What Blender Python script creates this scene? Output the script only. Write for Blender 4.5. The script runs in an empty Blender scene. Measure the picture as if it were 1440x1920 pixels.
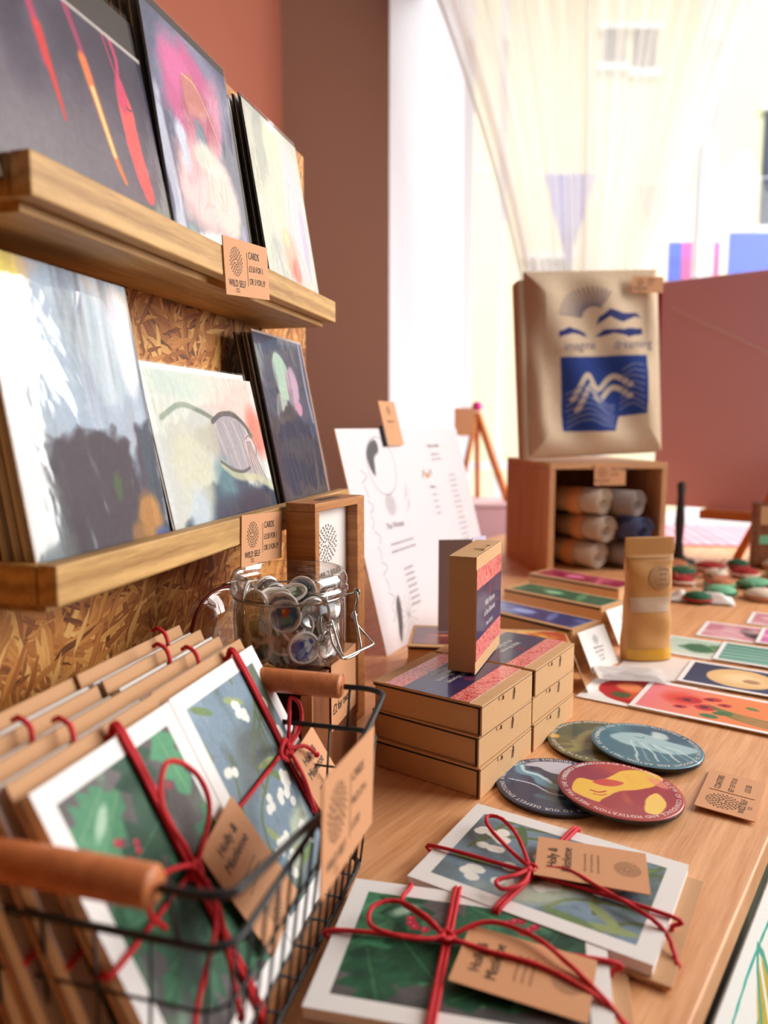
import bpy, bmesh, math, random
import numpy as np
from mathutils import Matrix, Vector
random.seed(7)
S = bpy.context.scene
C = S.collection
PI = math.pi

# ---------------------------------------------------------------- camera, sky, sun, exposure
cam_d = bpy.data.cameras.new('camera'); cam = bpy.data.objects.new('camera', cam_d); C.objects.link(cam)
cam_d.sensor_fit = 'HORIZONTAL'; cam_d.sensor_width = 36; cam_d.lens = 36 * 1385 / 1440
PITCH = math.atan(160 / 1385)
cam.location = (0, 0, .29); cam.rotation_euler = (PI / 2 - PITCH, 0, 0)
cam_d.clip_start = .02; cam_d.clip_end = 100
cam_d.dof.use_dof = True; cam_d.dof.focus_distance = .60; cam_d.dof.aperture_fstop = 5.6
S.camera = cam
S.view_settings.view_transform = 'Standard'; S.view_settings.look = 'None'
S.view_settings.gamma = 1; S.view_settings.use_curve_mapping = False
S.view_settings.exposure = 0.80
S.cycles.use_denoising = True
S.cycles.max_bounces = 10; S.cycles.transparent_max_bounces = 24; S.cycles.sample_clamp_indirect = 6
S.cycles.caustics_reflective = False; S.cycles.caustics_refractive = False
W = bpy.data.worlds.new('world'); S.world = W; W.use_nodes = True
W.node_tree.nodes['Background'].inputs[0].default_value = (.86, .92, 1, 1)
W.node_tree.nodes['Background'].inputs[1].default_value = .85

def light(name, kind, loc, rot, energy, color, size=(1, 1)):
    d = bpy.data.lights.new(name, kind); d.energy = energy; d.color = color
    if kind == 'AREA': d.shape = 'RECTANGLE'; d.size, d.size_y = size
    o = bpy.data.objects.new(name, d); o.location = loc; o.rotation_euler = rot; C.objects.link(o); return o
sun = light('sun', 'SUN', (0, -3, 6), (math.radians(42), 0, math.radians(18)), 1.75, (1, .96, .88)); sun.data.angle = .02
# daylight that comes through the two shop windows
light('daylight_side_window', 'AREA', (2.36, 1.15, 1.15), (0, math.radians(62), 0), 60, (1, .95, .90), (1.5, 2.5))
light('daylight_back_window', 'AREA', (1.7, 4.1, 3.1), (math.radians(-50), 0, math.radians(-16)), 48, (.95, .97, 1), (2.0, 1.0))

# ---------------------------------------------------------------- axes of the place
def az(a): a = math.radians(a); return Vector((math.sin(a), math.cos(a), 0))
DD = az(15); NN = Vector((DD.y, -DD.x, 0))               # the chipboard runs along DD, NN points out of it into the shop
def B(n, s, z=0): return NN * n + DD * s + Vector((0, 0, z))
UP = Vector((0, 0, 1))
def frame(o, x, y):
    x = Vector(x).normalized(); z = x.cross(Vector(y)).normalized(); y = z.cross(x)
    M = Matrix((x, y, z)).transposed().to_4x4(); M.translation = Vector(o); return M
def flat(o, a, z=None):                                   # lying flat, local x along azimuth a
    return frame(o, az(a), az(a - 90))

# ---------------------------------------------------------------- materials
def lin(c):
    c = np.asarray(c, float) / 255.
    return np.where(c <= .04045, c / 12.92, ((c + .055) / 1.055) ** 2.4)
def rgba(c): return tuple(lin(c)) + (1,)
MATS = {}
class NT:
    def __init__(s, m): s.t = m.node_tree; s.n = s.t.nodes; s.l = s.t.links
    def new(s, typ, ins=None, **kw):
        n = s.n.new(typ)
        for k, v in kw.items(): setattr(n, k, v)
        for k, v in (ins or {}).items():
            if isinstance(v, bpy.types.NodeSocket): s.l.new(v, n.inputs[k])
            else: n.inputs[k].default_value = v
        return n
def mk(name):
    m = bpy.data.materials.new(name); m.use_nodes = True; t = NT(m); b = t.n['Principled BSDF']; MATS[name] = m
    return m, t, b
def coords(t, scale=(1, 1, 1), rot=(0, 0, 0)):
    c = t.new('ShaderNodeTexCoord'); return t.new('ShaderNodeMapping', {0: c.outputs['Object'], 2: rot, 3: scale}).outputs[0]
def plain(name, c, rough=.6, metal=0, bump=0, bs=300, var=.08, spec=.5, coat=0):
    m, t, b = mk(name)
    nz = t.new('ShaderNodeTexNoise', {0: coords(t), 'Scale': bs, 'Detail': 3})
    f = t.new('ShaderNodeMapRange', {0: nz.outputs[0], 3: 1 - var, 4: 1 + var})
    v = t.new('ShaderNodeVectorMath', {0: rgba(c)[:3]}, operation='SCALE'); t.l.new(f.outputs[0], v.inputs['Scale'])
    t.l.new(v.outputs[0], b.inputs['Base Color'])
    b.inputs['Roughness'].default_value = rough; b.inputs['Metallic'].default_value = metal
    b.inputs['Specular IOR Level'].default_value = spec; b.inputs['Coat Weight'].default_value = coat
    if bump:
        bp = t.new('ShaderNodeBump', {'Height': nz.outputs[0], 'Strength': bump, 'Distance': .0005}); t.l.new(bp.outputs[0], b.inputs['Normal'])
    return m
def wood(name, c1, c2, scale=(4, 60, 60), rough=.5, rot=(0, 0, 0), rings=0, bump=.15, c3=None):
    m, t, b = mk(name)
    v = coords(t, scale, rot)
    n1 = t.new('ShaderNodeTexNoise', {0: v, 'Scale': 1.3, 'Detail': 6, 'Roughness': .65, 'Distortion': .3})
    n2 = t.new('ShaderNodeTexNoise', {0: v, 'Scale': 6, 'Detail': 4, 'Roughness': .7})
    h = n1.outputs[0]
    if rings:
        v2 = coords(t, (scale[0] * .25, scale[1] * .25, scale[2] * .25), rot)
        w = t.new('ShaderNodeTexWave', {0: v2, 'Scale': rings, 'Distortion': 6, 'Detail': 2, 'Detail Scale': .6}, bands_direction='Y')
        h = t.new('ShaderNodeMix', {0: .22, 2: n1.outputs[0], 3: w.outputs[1]}).outputs[0]
    h = t.new('ShaderNodeMix', {0: .35, 2: h, 3: n2.outputs[0]}).outputs[0]
    r = t.new('ShaderNodeValToRGB', {0: h}); e = r.color_ramp.elements
    e[0].position = .33; e[0].color = rgba(c1); e[1].position = .64; e[1].color = rgba(c2)
    if c3: x = e.new(.25); x.color = rgba(c3)
    t.l.new(r.outputs[0], b.inputs['Base Color']); b.inputs['Roughness'].default_value = rough
    bp = t.new('ShaderNodeBump', {'Height': h, 'Strength': bump, 'Distance': .001}); t.l.new(bp.outputs[0], b.inputs['Normal'])
    return m
def osb():
    m, t, b = mk('osb'); c = t.new('ShaderNodeTexCoord'); col = None; hgt = None
    wob = t.new('ShaderNodeTexNoise', {0: c.outputs['Object'], 'Scale': 25, 'Detail': 3})
    wv = t.new('ShaderNodeVectorMath', {0: wob.outputs['Color'], 1: (.012, .012, .012)}, operation='MULTIPLY')
    wv = t.new('ShaderNodeVectorMath', {0: c.outputs['Object'], 1: wv.outputs[0]}, operation='ADD')
    for i, (a, sx, sy) in enumerate([(10, 12, 80), (75, 12, 90), (-35, 15, 105), (40, 16, 110), (105, 18, 120), (-62, 16, 120), (20, 22, 170), (82, 24, 190), (-15, 26, 200), (125, 28, 210)]):
        # the strands lie in the local XY plane of the board
        rt = t.new('ShaderNodeMapping', {0: wv.outputs[0], 1: (i * 3.1, i * 1.7, 0), 2: (0, 0, math.radians(a))})
        v = t.new('ShaderNodeMapping', {0: rt.outputs[0], 3: (sx, sy, 0)}).outputs[0]
        vo = t.new('ShaderNodeTexVoronoi', {0: v, 'Scale': 1.0, 'Randomness': 1}); sp = t.new('ShaderNodeSeparateColor', {0: vo.outputs['Color']})
        fib = t.new('ShaderNodeMapping', {0: rt.outputs[0], 3: (22, 420, 1)})
        fn = t.new('ShaderNodeTexNoise', {0: fib.outputs[0], 'Scale': 1, 'Detail': 3, 'Roughness': .7})
        val = t.new('ShaderNodeMath', {0: sp.outputs[1], 1: fn.outputs[0]}, operation='MULTIPLY_ADD')
        val.inputs[2].default_value = 0
        mixv = t.new('ShaderNodeMix', {0: .5, 2: sp.outputs[1], 3: fn.outputs[0]})
        r = t.new('ShaderNodeValToRGB', {0: mixv.outputs[0]}); e = r.color_ramp.elements
        e[0].position = .20; e[0].color = rgba((70, 34, 10)); e[1].position = .80; e[1].color = rgba((238, 188, 112))
        x = e.new(.36); x.color = rgba((160, 92, 36)); x = e.new(.6); x.color = rgba((205, 138, 66))
        if col is None: col = r.outputs[0]; hgt = sp.outputs[1]
        else:
            k = t.new('ShaderNodeMath', {0: sp.outputs[0], 1: .62}, operation='GREATER_THAN')
            edge = t.new('ShaderNodeMath', {0: vo.outputs['Distance'], 1: .62}, operation='LESS_THAN')
            k = t.new('ShaderNodeMath', {0: k.outputs[0], 1: edge.outputs[0]}, operation='MULTIPLY')
            mx = t.new('ShaderNodeMix', data_type='RGBA'); t.l.new(k.outputs[0], mx.inputs[0]); t.l.new(col, mx.inputs[6]); t.l.new(r.outputs[0], mx.inputs[7]); col = mx.outputs[2]
            mh = t.new('ShaderNodeMix', {0: k.outputs[0], 2: hgt, 3: sp.outputs[2]}); hgt = mh.outputs[0]
    t.l.new(col, b.inputs['Base Color']); b.inputs['Roughness'].default_value = .55
    bp = t.new('ShaderNodeBump', {'Height': hgt, 'Strength': .8, 'Distance': .002}); t.l.new(bp.outputs[0], b.inputs['Normal'])
    return m
def artmat(name, rough=.5, coat=0, spec=.4, bump=0):
    m, t, b = mk(name); a = t.new('ShaderNodeAttribute', attribute_name='Col')
    t.l.new(a.outputs[0], b.inputs['Base Color']); b.inputs['Roughness'].default_value = rough
    b.inputs['Coat Weight'].default_value = coat; b.inputs['Coat Roughness'].default_value = .08; b.inputs['Specular IOR Level'].default_value = spec
    if bump:
        nz = t.new('ShaderNodeTexNoise', {0: coords(t), 'Scale': 900, 'Detail': 2}); bp = t.new('ShaderNodeBump', {'Height': nz.outputs[0], 'Strength': bump, 'Distance': .0004}); t.l.new(bp.outputs[0], b.inputs['Normal'])
    return m
def clear(name, base=.04, edge=.6, rough=.03, tint=(1, 1, 1), wr=0, ws=30, fog=0, blend=.35, rimtint=None):
    m, t, b = mk(name); t.n.remove(b); out = t.n['Material Output']
    tr = t.new('ShaderNodeBsdfTransparent', {0: tint + (1,)}); gl = t.new('ShaderNodeBsdfGlossy', {0: (1, 1, 1, 1), 'Roughness': rough})
    lw = t.new('ShaderNodeLayerWeight', {0: blend}); mr = t.new('ShaderNodeMapRange', {0: lw.outputs[1], 3: base, 4: edge})
    if rimtint:                                             # tint darkened at grazing angles, imitating the dark edges of refraction
        l2 = t.new('ShaderNodeLayerWeight', {0: .5}); pw = t.new('ShaderNodeMath', {0: l2.outputs[1], 1: 3.0}, operation='POWER')
        mc_ = t.new('ShaderNodeMix', data_type='RGBA'); t.l.new(pw.outputs[0], mc_.inputs[0]); mc_.inputs[6].default_value = tint + (1,); mc_.inputs[7].default_value = rimtint + (1,); t.l.new(mc_.outputs[2], tr.inputs[0])
    if wr:
        v = coords(t, (1, .35, 1), (0, 0, .5))
        nz = t.new('ShaderNodeTexNoise', {0: v, 'Scale': ws, 'Detail': 4, 'Distortion': .8, 'Roughness': .55})
        bp = t.new('ShaderNodeBump', {'Height': nz.outputs[0], 'Strength': wr, 'Distance': .003})
        t.l.new(bp.outputs[0], gl.inputs['Normal'])
    mx = t.new('ShaderNodeMixShader', {0: mr.outputs[0], 1: tr.outputs[0], 2: gl.outputs[0]}); o = mx.outputs[0]
    if fog:
        df = t.new('ShaderNodeBsdfDiffuse', {0: (.9, .9, .92, 1)}); mx = t.new('ShaderNodeMixShader', {0: fog, 1: o, 2: df.outputs[0]}); o = mx.outputs[0]
    t.l.new(o, out.inputs[0]); return m
M_TABLE = wood('table_wood', (206, 138, 88), (244, 188, 136), (5, 90, 5), .42, rings=0, bump=.05)
M_LEDGE = wood('ledge_pine', (150, 106, 52), (222, 178, 112), (5, 55, 70), .55, rings=1.6, bump=.15, c3=(96, 62, 28))
M_OAK = wood('frame_oak', (150, 88, 40), (206, 142, 80), (5, 120, 120), .5, bump=.08)
M_OAKV = wood('frame_oak_upright', (150, 88, 40), (206, 142, 80), (120, 120, 5), .5, bump=.08)
M_CRATE = wood('crate_wood', (178, 122, 78), (214, 160, 112), (60, 60, 5), .55, bump=.05)
M_CRATEH = wood('crate_wood_flat', (186, 130, 86), (220, 170, 122), (5, 60, 60), .55, bump=.05)
M_GRIP = wood('grip_wood', (176, 96, 52), (214, 134, 84), (90, 6, 90), .4, bump=.05)
M_EASEL = wood('easel_wood', (196, 108, 48), (226, 140, 72), (60, 60, 5), .5)
M_OSB = osb()
M_KRAFT = plain('kraft_card', (200, 154, 112), .8, bump=.3, bs=700, var=.10)
M_KRAFT2 = plain('kraft_box', (212, 168, 120), .8, bump=.3, bs=500, var=.08)
M_KDARK = plain('kraft_edge', (96, 62, 38), .9, bs=500)
M_TAG = plain('kraft_tag', (214, 156, 112), .75, bump=.2, bs=900, var=.07)
M_INK = plain('ink', (44, 38, 36), .6, var=0)
M_INKG = plain('ink_grey', (120, 116, 116), .7, var=0)
M_WINK = plain('white_ink', (240, 238, 236), .5, var=0)
M_RINK = plain('red_ink', (200, 60, 60), .6, var=0)
M_PAPER = plain('paper', (240, 236, 232), .65, bs=500, var=.02)
M_WHITE = plain('white_card', (244, 240, 236), .6, bs=400, var=.02)
M_DARK = plain('dark_edge', (38, 32, 32), .6, var=.1)
M_STRING = plain('red_cord', (206, 18, 36), .65, bump=.4, bs=1500, var=.15)
M_WIRE = plain('black_wire', (34, 36, 38), .45, metal=.2, var=.1)
M_METAL = plain('steel', (190, 188, 184), .25, metal=1, var=.04)
M_RUBBER = plain('red_rubber', (150, 40, 30), .45, var=.1)
M_ART = artmat('printed', .55); M_ARTG = artmat('printed_gloss', .35, coat=.35); M_ARTC = artmat('coaster_print', .35, coat=.3, spec=.4); M_ARTF = artmat('printed_fabric', .9, spec=.1, bump=.8)
M_GLASS = clear('jar_glass', .035, .75, .02, (.99, .992, .99), blend=.30, rimtint=(.34, .33, .30))
M_PANE = clear('pane_glass', .004, .12, .01)
M_CELLO = clear('cellophane', .022, .30, .06, wr=.45, ws=16, fog=0)
M_CELLO2 = clear('sachet_film', .12, .5, .08, wr=1, ws=60, fog=.42)

# ---------------------------------------------------------------- mesh building
class MB:
    def __init__(s): s.v = []; s.f = []; s.sm = []; s.nv = 0
    def add(s, v, f, M=None, smooth=False):
        v = np.asarray(v, float).reshape(-1, 3)
        if M is not None: Mn = np.array(M); v = v @ Mn[:3, :3].T + Mn[:3, 3]
        s.v.append(v); s.f += [tuple(i + s.nv for i in q) for q in f]; s.sm += [smooth] * len(f); s.nv += len(v); return s
    def box(s, a, b, M=None):
        (x0, y0, z0), (x1, y1, z1) = a, b
        x0, x1 = min(x0, x1), max(x0, x1); y0, y1 = min(y0, y1), max(y0, y1); z0, z1 = min(z0, z1), max(z0, z1)
        v = [(x0, y0, z0), (x1, y0, z0), (x1, y1, z0), (x0, y1, z0), (x0, y0, z1), (x1, y0, z1), (x1, y1, z1), (x0, y1, z1)]
        return s.add(v, [(3, 2, 1, 0), (4, 5, 6, 7), (0, 1, 5, 4), (1, 2, 6, 5), (2, 3, 7, 6), (3, 0, 4, 7)], M)
    def prism(s, pts, z0, z1, M=None):
        n = len(pts); v = [(x, y, z0) for x, y in pts] + [(x, y, z1) for x, y in pts]
        f = [tuple(range(n - 1, -1, -1)), tuple(range(n, 2 * n))] + [(i, (i + 1) % n, n + (i + 1) % n, n + i) for i in range(n)]
        return s.add(v, f, M)
    def tube(s, pts, r, k=8, closed=False, M=None, twist=0, cap=True):
        P = [Vector(p) for p in pts]; n = len(P); R = r if hasattr(r, '__len__') else [r] * n
        T = []
        for i in range(n):
            a = P[(i - 1) % n] if (closed or i) else P[0]; b = P[(i + 1) % n] if (closed or i < n - 1) else P[-1]
            T.append((b - a).normalized() if (b - a).length > 1e-9 else Vector((0, 0, 1)))
        u = T[0].orthogonal().normalized(); v = []; L = 0
        for i in range(n):
            u = (u - T[i] * u.dot(T[i])).normalized(); w = T[i].cross(u)
            if i: L += (P[i] - P[i - 1]).length
            for j in range(k):
                a = 2 * PI * j / k; rr = R[i] * (1 + (.16 * math.cos(3 * a + twist * L) if twist else 0))
                v.append(P[i] + (u * math.cos(a) + w * math.sin(a)) * rr)
        f = []
        for i in range(n if closed else n - 1):
            i2 = (i + 1) % n
            f += [(i * k + j, i * k + (j + 1) % k, i2 * k + (j + 1) % k, i2 * k + j) for j in range(k)]
        if not closed and cap: f += [tuple(range(k - 1, -1, -1)), tuple((n - 1) * k + j for j in range(k))]
        return s.add([tuple(x) for x in v], f, M, True)
    def lathe(s, prof, k=48, M=None, smooth=True):
        v = []; n = len(prof); f = []
        for r, z in prof: v += [(r * math.cos(2 * PI * j / k), r * math.sin(2 * PI * j / k), z) for j in range(k)]
        for i in range(n - 1): f += [(i * k + j, i * k + (j + 1) % k, (i + 1) * k + (j + 1) % k, (i + 1) * k + j) for j in range(k)]
        if prof[0][0] > 1e-6: pass
        return s.add(v, f, M, smooth)
    def disc(s, r, z, k=32, M=None, up=True):
        v = [(r * math.cos(2 * PI * j / k), r * math.sin(2 * PI * j / k), z) for j in range(k)]
        return s.add(v, [tuple(range(k)) if up else tuple(range(k - 1, -1, -1))], M)
    def mesh(s, name, mat):
        me = bpy.data.meshes.new(name); v = np.concatenate(s.v)
        me.from_pydata(v.tolist(), [], s.f); me.polygons.foreach_set('use_smooth', s.sm)
        for m in (mat if isinstance(mat, (list, tuple)) else [mat]): me.materials.append(m)
        me.update(); return me
def link(name, me, parent=None, M=None, kind=None, label=None, bevel=0):
    o = bpy.data.objects.new(name, me); C.objects.link(o)
    if parent is not None: o.parent = parent
    if M is not None: o.matrix_local = M
    if kind: o['kind'] = kind
    if label: o['label'] = label
    if bevel:
        m = o.modifiers.new('bevel', 'BEVEL'); m.width = bevel; m.segments = 2; m.limit_method = 'ANGLE'; m.angle_limit = .7
    return o
def part(name, mb, mat, parent, **k): return link(name, mb.mesh(name, mat), parent, **k)
def tag(o, label, cat, group=None):
    o['label'] = label; o['category'] = cat
    if group: o['group'] = group
    return o
def thing(name, label, cat, M, group=None):
    o = bpy.data.objects.new(name, None); C.objects.link(o); o.empty_display_size = .02
    o.matrix_world = M if isinstance(M, Matrix) else Matrix.Translation(Vector(M)); return tag(o, label, cat, group)
def struct(name, mb, mat, parent=None, bevel=0):
    o = link(name, mb.mesh(name, mat), parent, bevel=bevel)
    if parent is None: o['kind'] = 'structure'
    return o
def dup(root, M, label=None, group=None, parent=None):
    r = root.copy(); C.objects.link(r); r.parent = parent
    if parent is None:
        r.matrix_world = M
        if label: r['label'] = label
        if group: r['group'] = group
    for ch in [c for c in C.objects if c.parent == root]: dup(ch, None, parent=r)
    return r
def cat(pts, k=8, closed=False):                            # Catmull-Rom
    P = [np.array(p, float) for p in pts]; n = len(P); out = []
    for i in range(n if closed else n - 1):
        p0 = P[(i - 1) % n] if closed or i else P[0] * 2 - P[1]; p1 = P[i]; p2 = P[(i + 1) % n]
        p3 = P[(i + 2) % n] if closed or i < n - 2 else p2 * 2 - p1
        for t in np.arange(k) / k:
            out.append(.5 * (2 * p1 + (p2 - p0) * t + (2 * p0 - 5 * p1 + 4 * p2 - p3) * t * t + (3 * p1 - p0 - 3 * p2 + p3) * t ** 3))
    if not closed: out.append(P[-1])
    return [tuple(p) for p in out]

# ---- text: built-in font turned into mesh
_tc = {}
def glyphs(txt):
    if txt in _tc: return _tc[txt]
    cu = bpy.data.curves.new('t', 'FONT'); cu.body = txt; cu.size = 1; cu.resolution_u = 3; cu.align_x = 'LEFT'
    o = bpy.data.objects.new('t', cu); C.objects.link(o); dg = bpy.context.evaluated_depsgraph_get(); dg.update()
    me = bpy.data.meshes.new_from_object(o.evaluated_get(dg))
    v = np.array([tuple(p.co) for p in me.vertices]).reshape(-1, 3); f = [tuple(p.vertices) for p in me.polygons]
    C.objects.unlink(o); bpy.data.objects.remove(o); bpy.data.curves.remove(cu); bpy.data.meshes.remove(me)
    wd = (v[:, 0].max() - v[:, 0].min()) if len(v) else .3
    if len(v): v[:, 0] -= v[:, 0].min()
    _tc[txt] = (v, f, wd); return _tc[txt]
def text_into(mb, txt, x, y, size, rot=0, sx=.85, align='C', z=.0003):
    v, f, wd = glyphs(txt)
    if not len(v): return
    v = v.copy(); v[:, 0] -= {'C': wd / 2, 'L': 0, 'R': wd}[align]; v[:, 0] *= size * sx; v[:, 1] *= size
    v[:, 1] -= 0; c, s_ = math.cos(rot), math.sin(rot)
    X = v[:, 0] * c - v[:, 1] * s_ + x; Y = v[:, 0] * s_ + v[:, 1] * c + y
    mb.add(np.stack([X, Y, np.full_like(X, z)], 1), f)
def lettering(parent, lines, mat=None, z=.0003, name='lettering', M=None, label=None):
    mb = MB()
    for l in lines: text_into(mb, l[0], l[1], l[2], l[3], l[4] if len(l) > 4 else 0, l[5] if len(l) > 5 else .85, l[6] if len(l) > 6 else 'C', z)
    return part(name, mb, mat or M_INK, parent, M=M, label=label)
def ring_text(mb, txt, R, a0, size, z, step=None, inward=False):
    a = a0
    for ch in txt:
        if ch == ' ': a -= size * .42 / R; continue
        v, f, wd = glyphs(ch); w = wd * size * .9
        v = v.copy(); v[:, 0] -= wd / 2; v *= size; v[:, 0] *= .9
        aa = a - w / 2 / R; phi = aa - PI / 2; c, s_ = math.cos(phi), math.sin(phi)
        X = v[:, 0] * c - (v[:, 1] + R) * s_; Y = v[:, 0] * s_ + (v[:, 1] + R) * c
        mb.add(np.stack([X, Y, np.full_like(X, z)], 1), f); a -= (w + size * .16) / R
def emblem(parent, x, y, r, mat=None, z=.0003, name='emblem', M=None):
    mb = MB()
    for k, (rr, n) in enumerate([(.22, 7), (.40, 10), (.58, 14), (.76, 18), (.93, 22)]):
        for j in range(n):
            a = 2 * PI * (j + .5 * (k % 2)) / n; l = .11 * r; w = .042 * r
            cx, cy = x + rr * r * math.cos(a), y + rr * r * math.sin(a); q_ = a + (.75 if (j + k) % 2 else -.6); ca, sa = math.cos(q_), math.sin(q_)
            p = [(cx + ca * l, cy + sa * l, z), (cx - sa * w, cy + ca * w, z), (cx - ca * l, cy - sa * l, z), (cx + sa * w, cy - ca * w, z)]
            mb.add(p, [(0, 1, 2, 3)])
    return part(name, mb, mat or M_INK, parent, M=M)

# ---- painting canvases, kept as vertex colours on fine grids
def vnoise(ny, nx, fy, fx, rng):
    gy, gx = int(fy) + 3, int(fx) + 3; g = rng.random((gy, gx))
    y = np.linspace(0, fy, ny); x = np.linspace(0, fx, nx); yi = y.astype(int); xi = x.astype(int); ty = y - yi; tx = x - xi
    ty = ty * ty * (3 - 2 * ty); tx = tx * tx * (3 - 2 * tx); a = g[yi][:, xi]; b = g[yi][:, xi + 1]; c = g[yi + 1][:, xi]; d = g[yi + 1][:, xi + 1]
    tx = tx[None]; ty = ty[:, None]; return (a * (1 - tx) + b * tx) * (1 - ty) + (c * (1 - tx) + d * tx) * ty
class Art:
    def __init__(s, w, h, px, bg=(255, 255, 255), seed=0):   # metres, samples along the width
        s.w, s.h = w, h; s.nx = px; s.ny = max(4, int(px * h / w)); s.asp = h / w; s.rng = np.random.default_rng(seed)
        s.U, s.V = np.meshgrid(np.linspace(0, 1, s.nx), np.linspace(0, 1, s.ny)); s.Vw = s.V * s.asp
        s.c = np.ones((s.ny, s.nx, 3)) * np.array(bg, float)
    def noise(s, fx, fy=None, o=3):
        fy = fy or fx * s.asp; n = 0; a = 1; t = 0
        for i in range(o): n = n + a * vnoise(s.ny, s.nx, fy * 2 ** i, fx * 2 ** i, s.rng); t += a; a *= .5
        return n / t
    def mix(s, m, col, alpha=1):
        m = np.clip(m * alpha, 0, 1)[..., None]; s.c = s.c * (1 - m) + np.array(col, float) * m; return s
    def grad(s, c0, c1, v0=0, v1=1, ax='v', warp=.1):
        q = (s.V if ax == 'v' else s.U) + warp * (s.noise(3) - .5); t = np.clip((q - v0) / (v1 - v0), 0, 1)[..., None]
        s.c = np.array(c0, float) * (1 - t) + np.array(c1, float) * t; return s
    def blob(s, u, v, ru, rv, col, ang=0, soft=.15, warp=.15, alpha=1, nf=6, ring=None):
        a = math.radians(ang); dx = s.U - u; dy = s.Vw - v * s.asp; x = dx * math.cos(a) + dy * math.sin(a); y = -dx * math.sin(a) + dy * math.cos(a)
        d = np.sqrt((x / ru) ** 2 + (y / rv) ** 2)
        if warp: d = d + warp * 2 * (s.noise(nf) - .5)
        m = np.clip((1 - d) / soft + .5, 0, 1)
        if ring: m = m * np.clip((d - (1 - ring)) / soft + .5, 0, 1)
        return s.mix(m, col, alpha)
    def poly(s, pts, col, soft=.006, warp=0, alpha=1, smooth=False, nf=12):
        if smooth: pts = cat(pts, 6, True)
        X = s.U + (warp * (s.noise(nf) - .5) if warp else 0); Y = s.Vw + (warp * (s.noise(nf) - .5) if warp else 0)
        ins = np.zeros(X.shape, bool); d = np.full(X.shape, 9.); n = len(pts)
        for i in range(n):
            x0, y0 = pts[i][0], pts[i][1] * s.asp; x1, y1 = pts[(i + 1) % n][0], pts[(i + 1) % n][1] * s.asp
            ex, ey = x1 - x0, y1 - y0; t = np.clip(((X - x0) * ex + (Y - y0) * ey) / (ex * ex + ey * ey + 1e-12), 0, 1)
            d = np.minimum(d, np.hypot(X - x0 - t * ex, Y - y0 - t * ey))
            cr = (y0 > Y) != (y1 > Y)
            if abs(ey) > 1e-12: ins ^= cr & (X < (Y - y0) * ex / ey + x0)
        sd = np.where(ins, d, -d); return s.mix(np.clip(sd / soft + .5, 0, 1), col, alpha)
    def line(s, pts, w, col, soft=.4, alpha=1, smooth=True, w1=None, warp=0):
        if smooth and len(pts) > 2: pts = cat(pts, 5)
        n = len(pts); m = np.zeros(s.U.shape); X = s.U + (warp * (s.noise(10) - .5) if warp else 0); Y = s.Vw
        for i in range(n - 1):
            x0, y0 = pts[i][0], pts[i][1] * s.asp; x1, y1 = pts[i + 1][0], pts[i + 1][1] * s.asp
            ex, ey = x1 - x0, y1 - y0; t = np.clip(((X - x0) * ex + (Y - y0) * ey) / (ex * ex + ey * ey + 1e-12), 0, 1)
            ww = w if w1 is None else w + (w1 - w) * i / max(1, n - 2)
            m = np.maximum(m, np.clip((ww - np.hypot(X - x0 - t * ex, Y - y0 - t * ey)) / (soft * ww) + .5, 0, 1))
        return s.mix(m, col, alpha)
    def streaks(s, col, fx, fy, thr=.55, gain=4, alpha=.6): return s.mix(np.clip((s.noise(fx, fy) - thr) * gain, 0, 1), col, alpha)
    def grain(s, a=10, f=60): s.c = s.c + a * (s.noise(f, None, 2) - .5)[..., None] * 2; return s
    def paste(s, o, u0, v0, u1, v1):                         # put another canvas inside a rectangle
        j0, j1 = int(u0 * s.nx), int(u1 * s.nx); i0, i1 = int(v0 * s.ny), int(v1 * s.ny)
        yy = np.linspace(0, o.ny - 1, i1 - i0).astype(int); xx = np.linspace(0, o.nx - 1, j1 - j0).astype(int); s.c[i0:i1, j0:j1] = o.c[yy][:, xx]; return s
    def lincol(s): return np.concatenate([lin(np.clip(s.c, 0, 255)), np.ones((s.ny, s.nx, 1))], 2)
def paint_mesh(me, cols):
    a = me.color_attributes.new('Col', 'FLOAT_COLOR', 'POINT'); a.data.foreach_set('color', np.ascontiguousarray(cols, dtype=np.float32).ravel())
def art_slab(name, art, t, mat, paper=(238, 234, 228), zf=None, org=(0, 0)):
    """thin card: picture grid on +z, plain sides and back; local x 0..w, y 0..h, z -t..0"""
    nx, ny = art.nx, art.ny; X, Y = art.U * art.w + org[0], art.V * art.h + org[1]
    Z = np.zeros_like(X) if zf is None else zf(art.U, art.V)
    v = np.stack([X, Y, Z], 2).reshape(-1, 3); idx = np.arange(nx * ny).reshape(ny, nx)
    q = np.stack([idx[:-1, :-1], idx[:-1, 1:], idx[1:, 1:], idx[1:, :-1]], 2).reshape(-1, 4)
    b = np.concatenate([idx[0, :], idx[1:, -1], idx[-1, -2::-1], idx[-2:0:-1, 0]]); nb = len(b); base = nx * ny
    side_top = v[b]; side_bot = v[b] - np.array([0, 0, t]); allv = np.concatenate([v, side_top, side_bot])
    i = np.arange(nb); j = (i + 1) % nb
    sq = np.stack([base + nb + i, base + nb + j, base + j, base + i], 1)
    me = bpy.data.meshes.new(name); nq = len(q) + len(sq)
    faces = np.concatenate([q, sq]); me.vertices.add(len(allv)); me.vertices.foreach_set('co', allv.astype(np.float32).ravel())
    loops = np.concatenate([faces.ravel(), (base + nb + i[::-1])]).astype(np.int32); me.loops.add(len(loops)); me.loops.foreach_set('vertex_index', loops)
    me.polygons.add(nq + 1); me.polygons.foreach_set('loop_start', np.concatenate([np.arange(nq) * 4, [nq * 4]]).astype(np.int32))
    me.materials.append(mat); me.update(calc_edges=True); me.validate()
    cc = np.ones((len(allv), 4)); cc[:base] = art.lincol().reshape(-1, 4); cc[base:, :3] = lin(paper); paint_mesh(me, cc)
    return me
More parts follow.
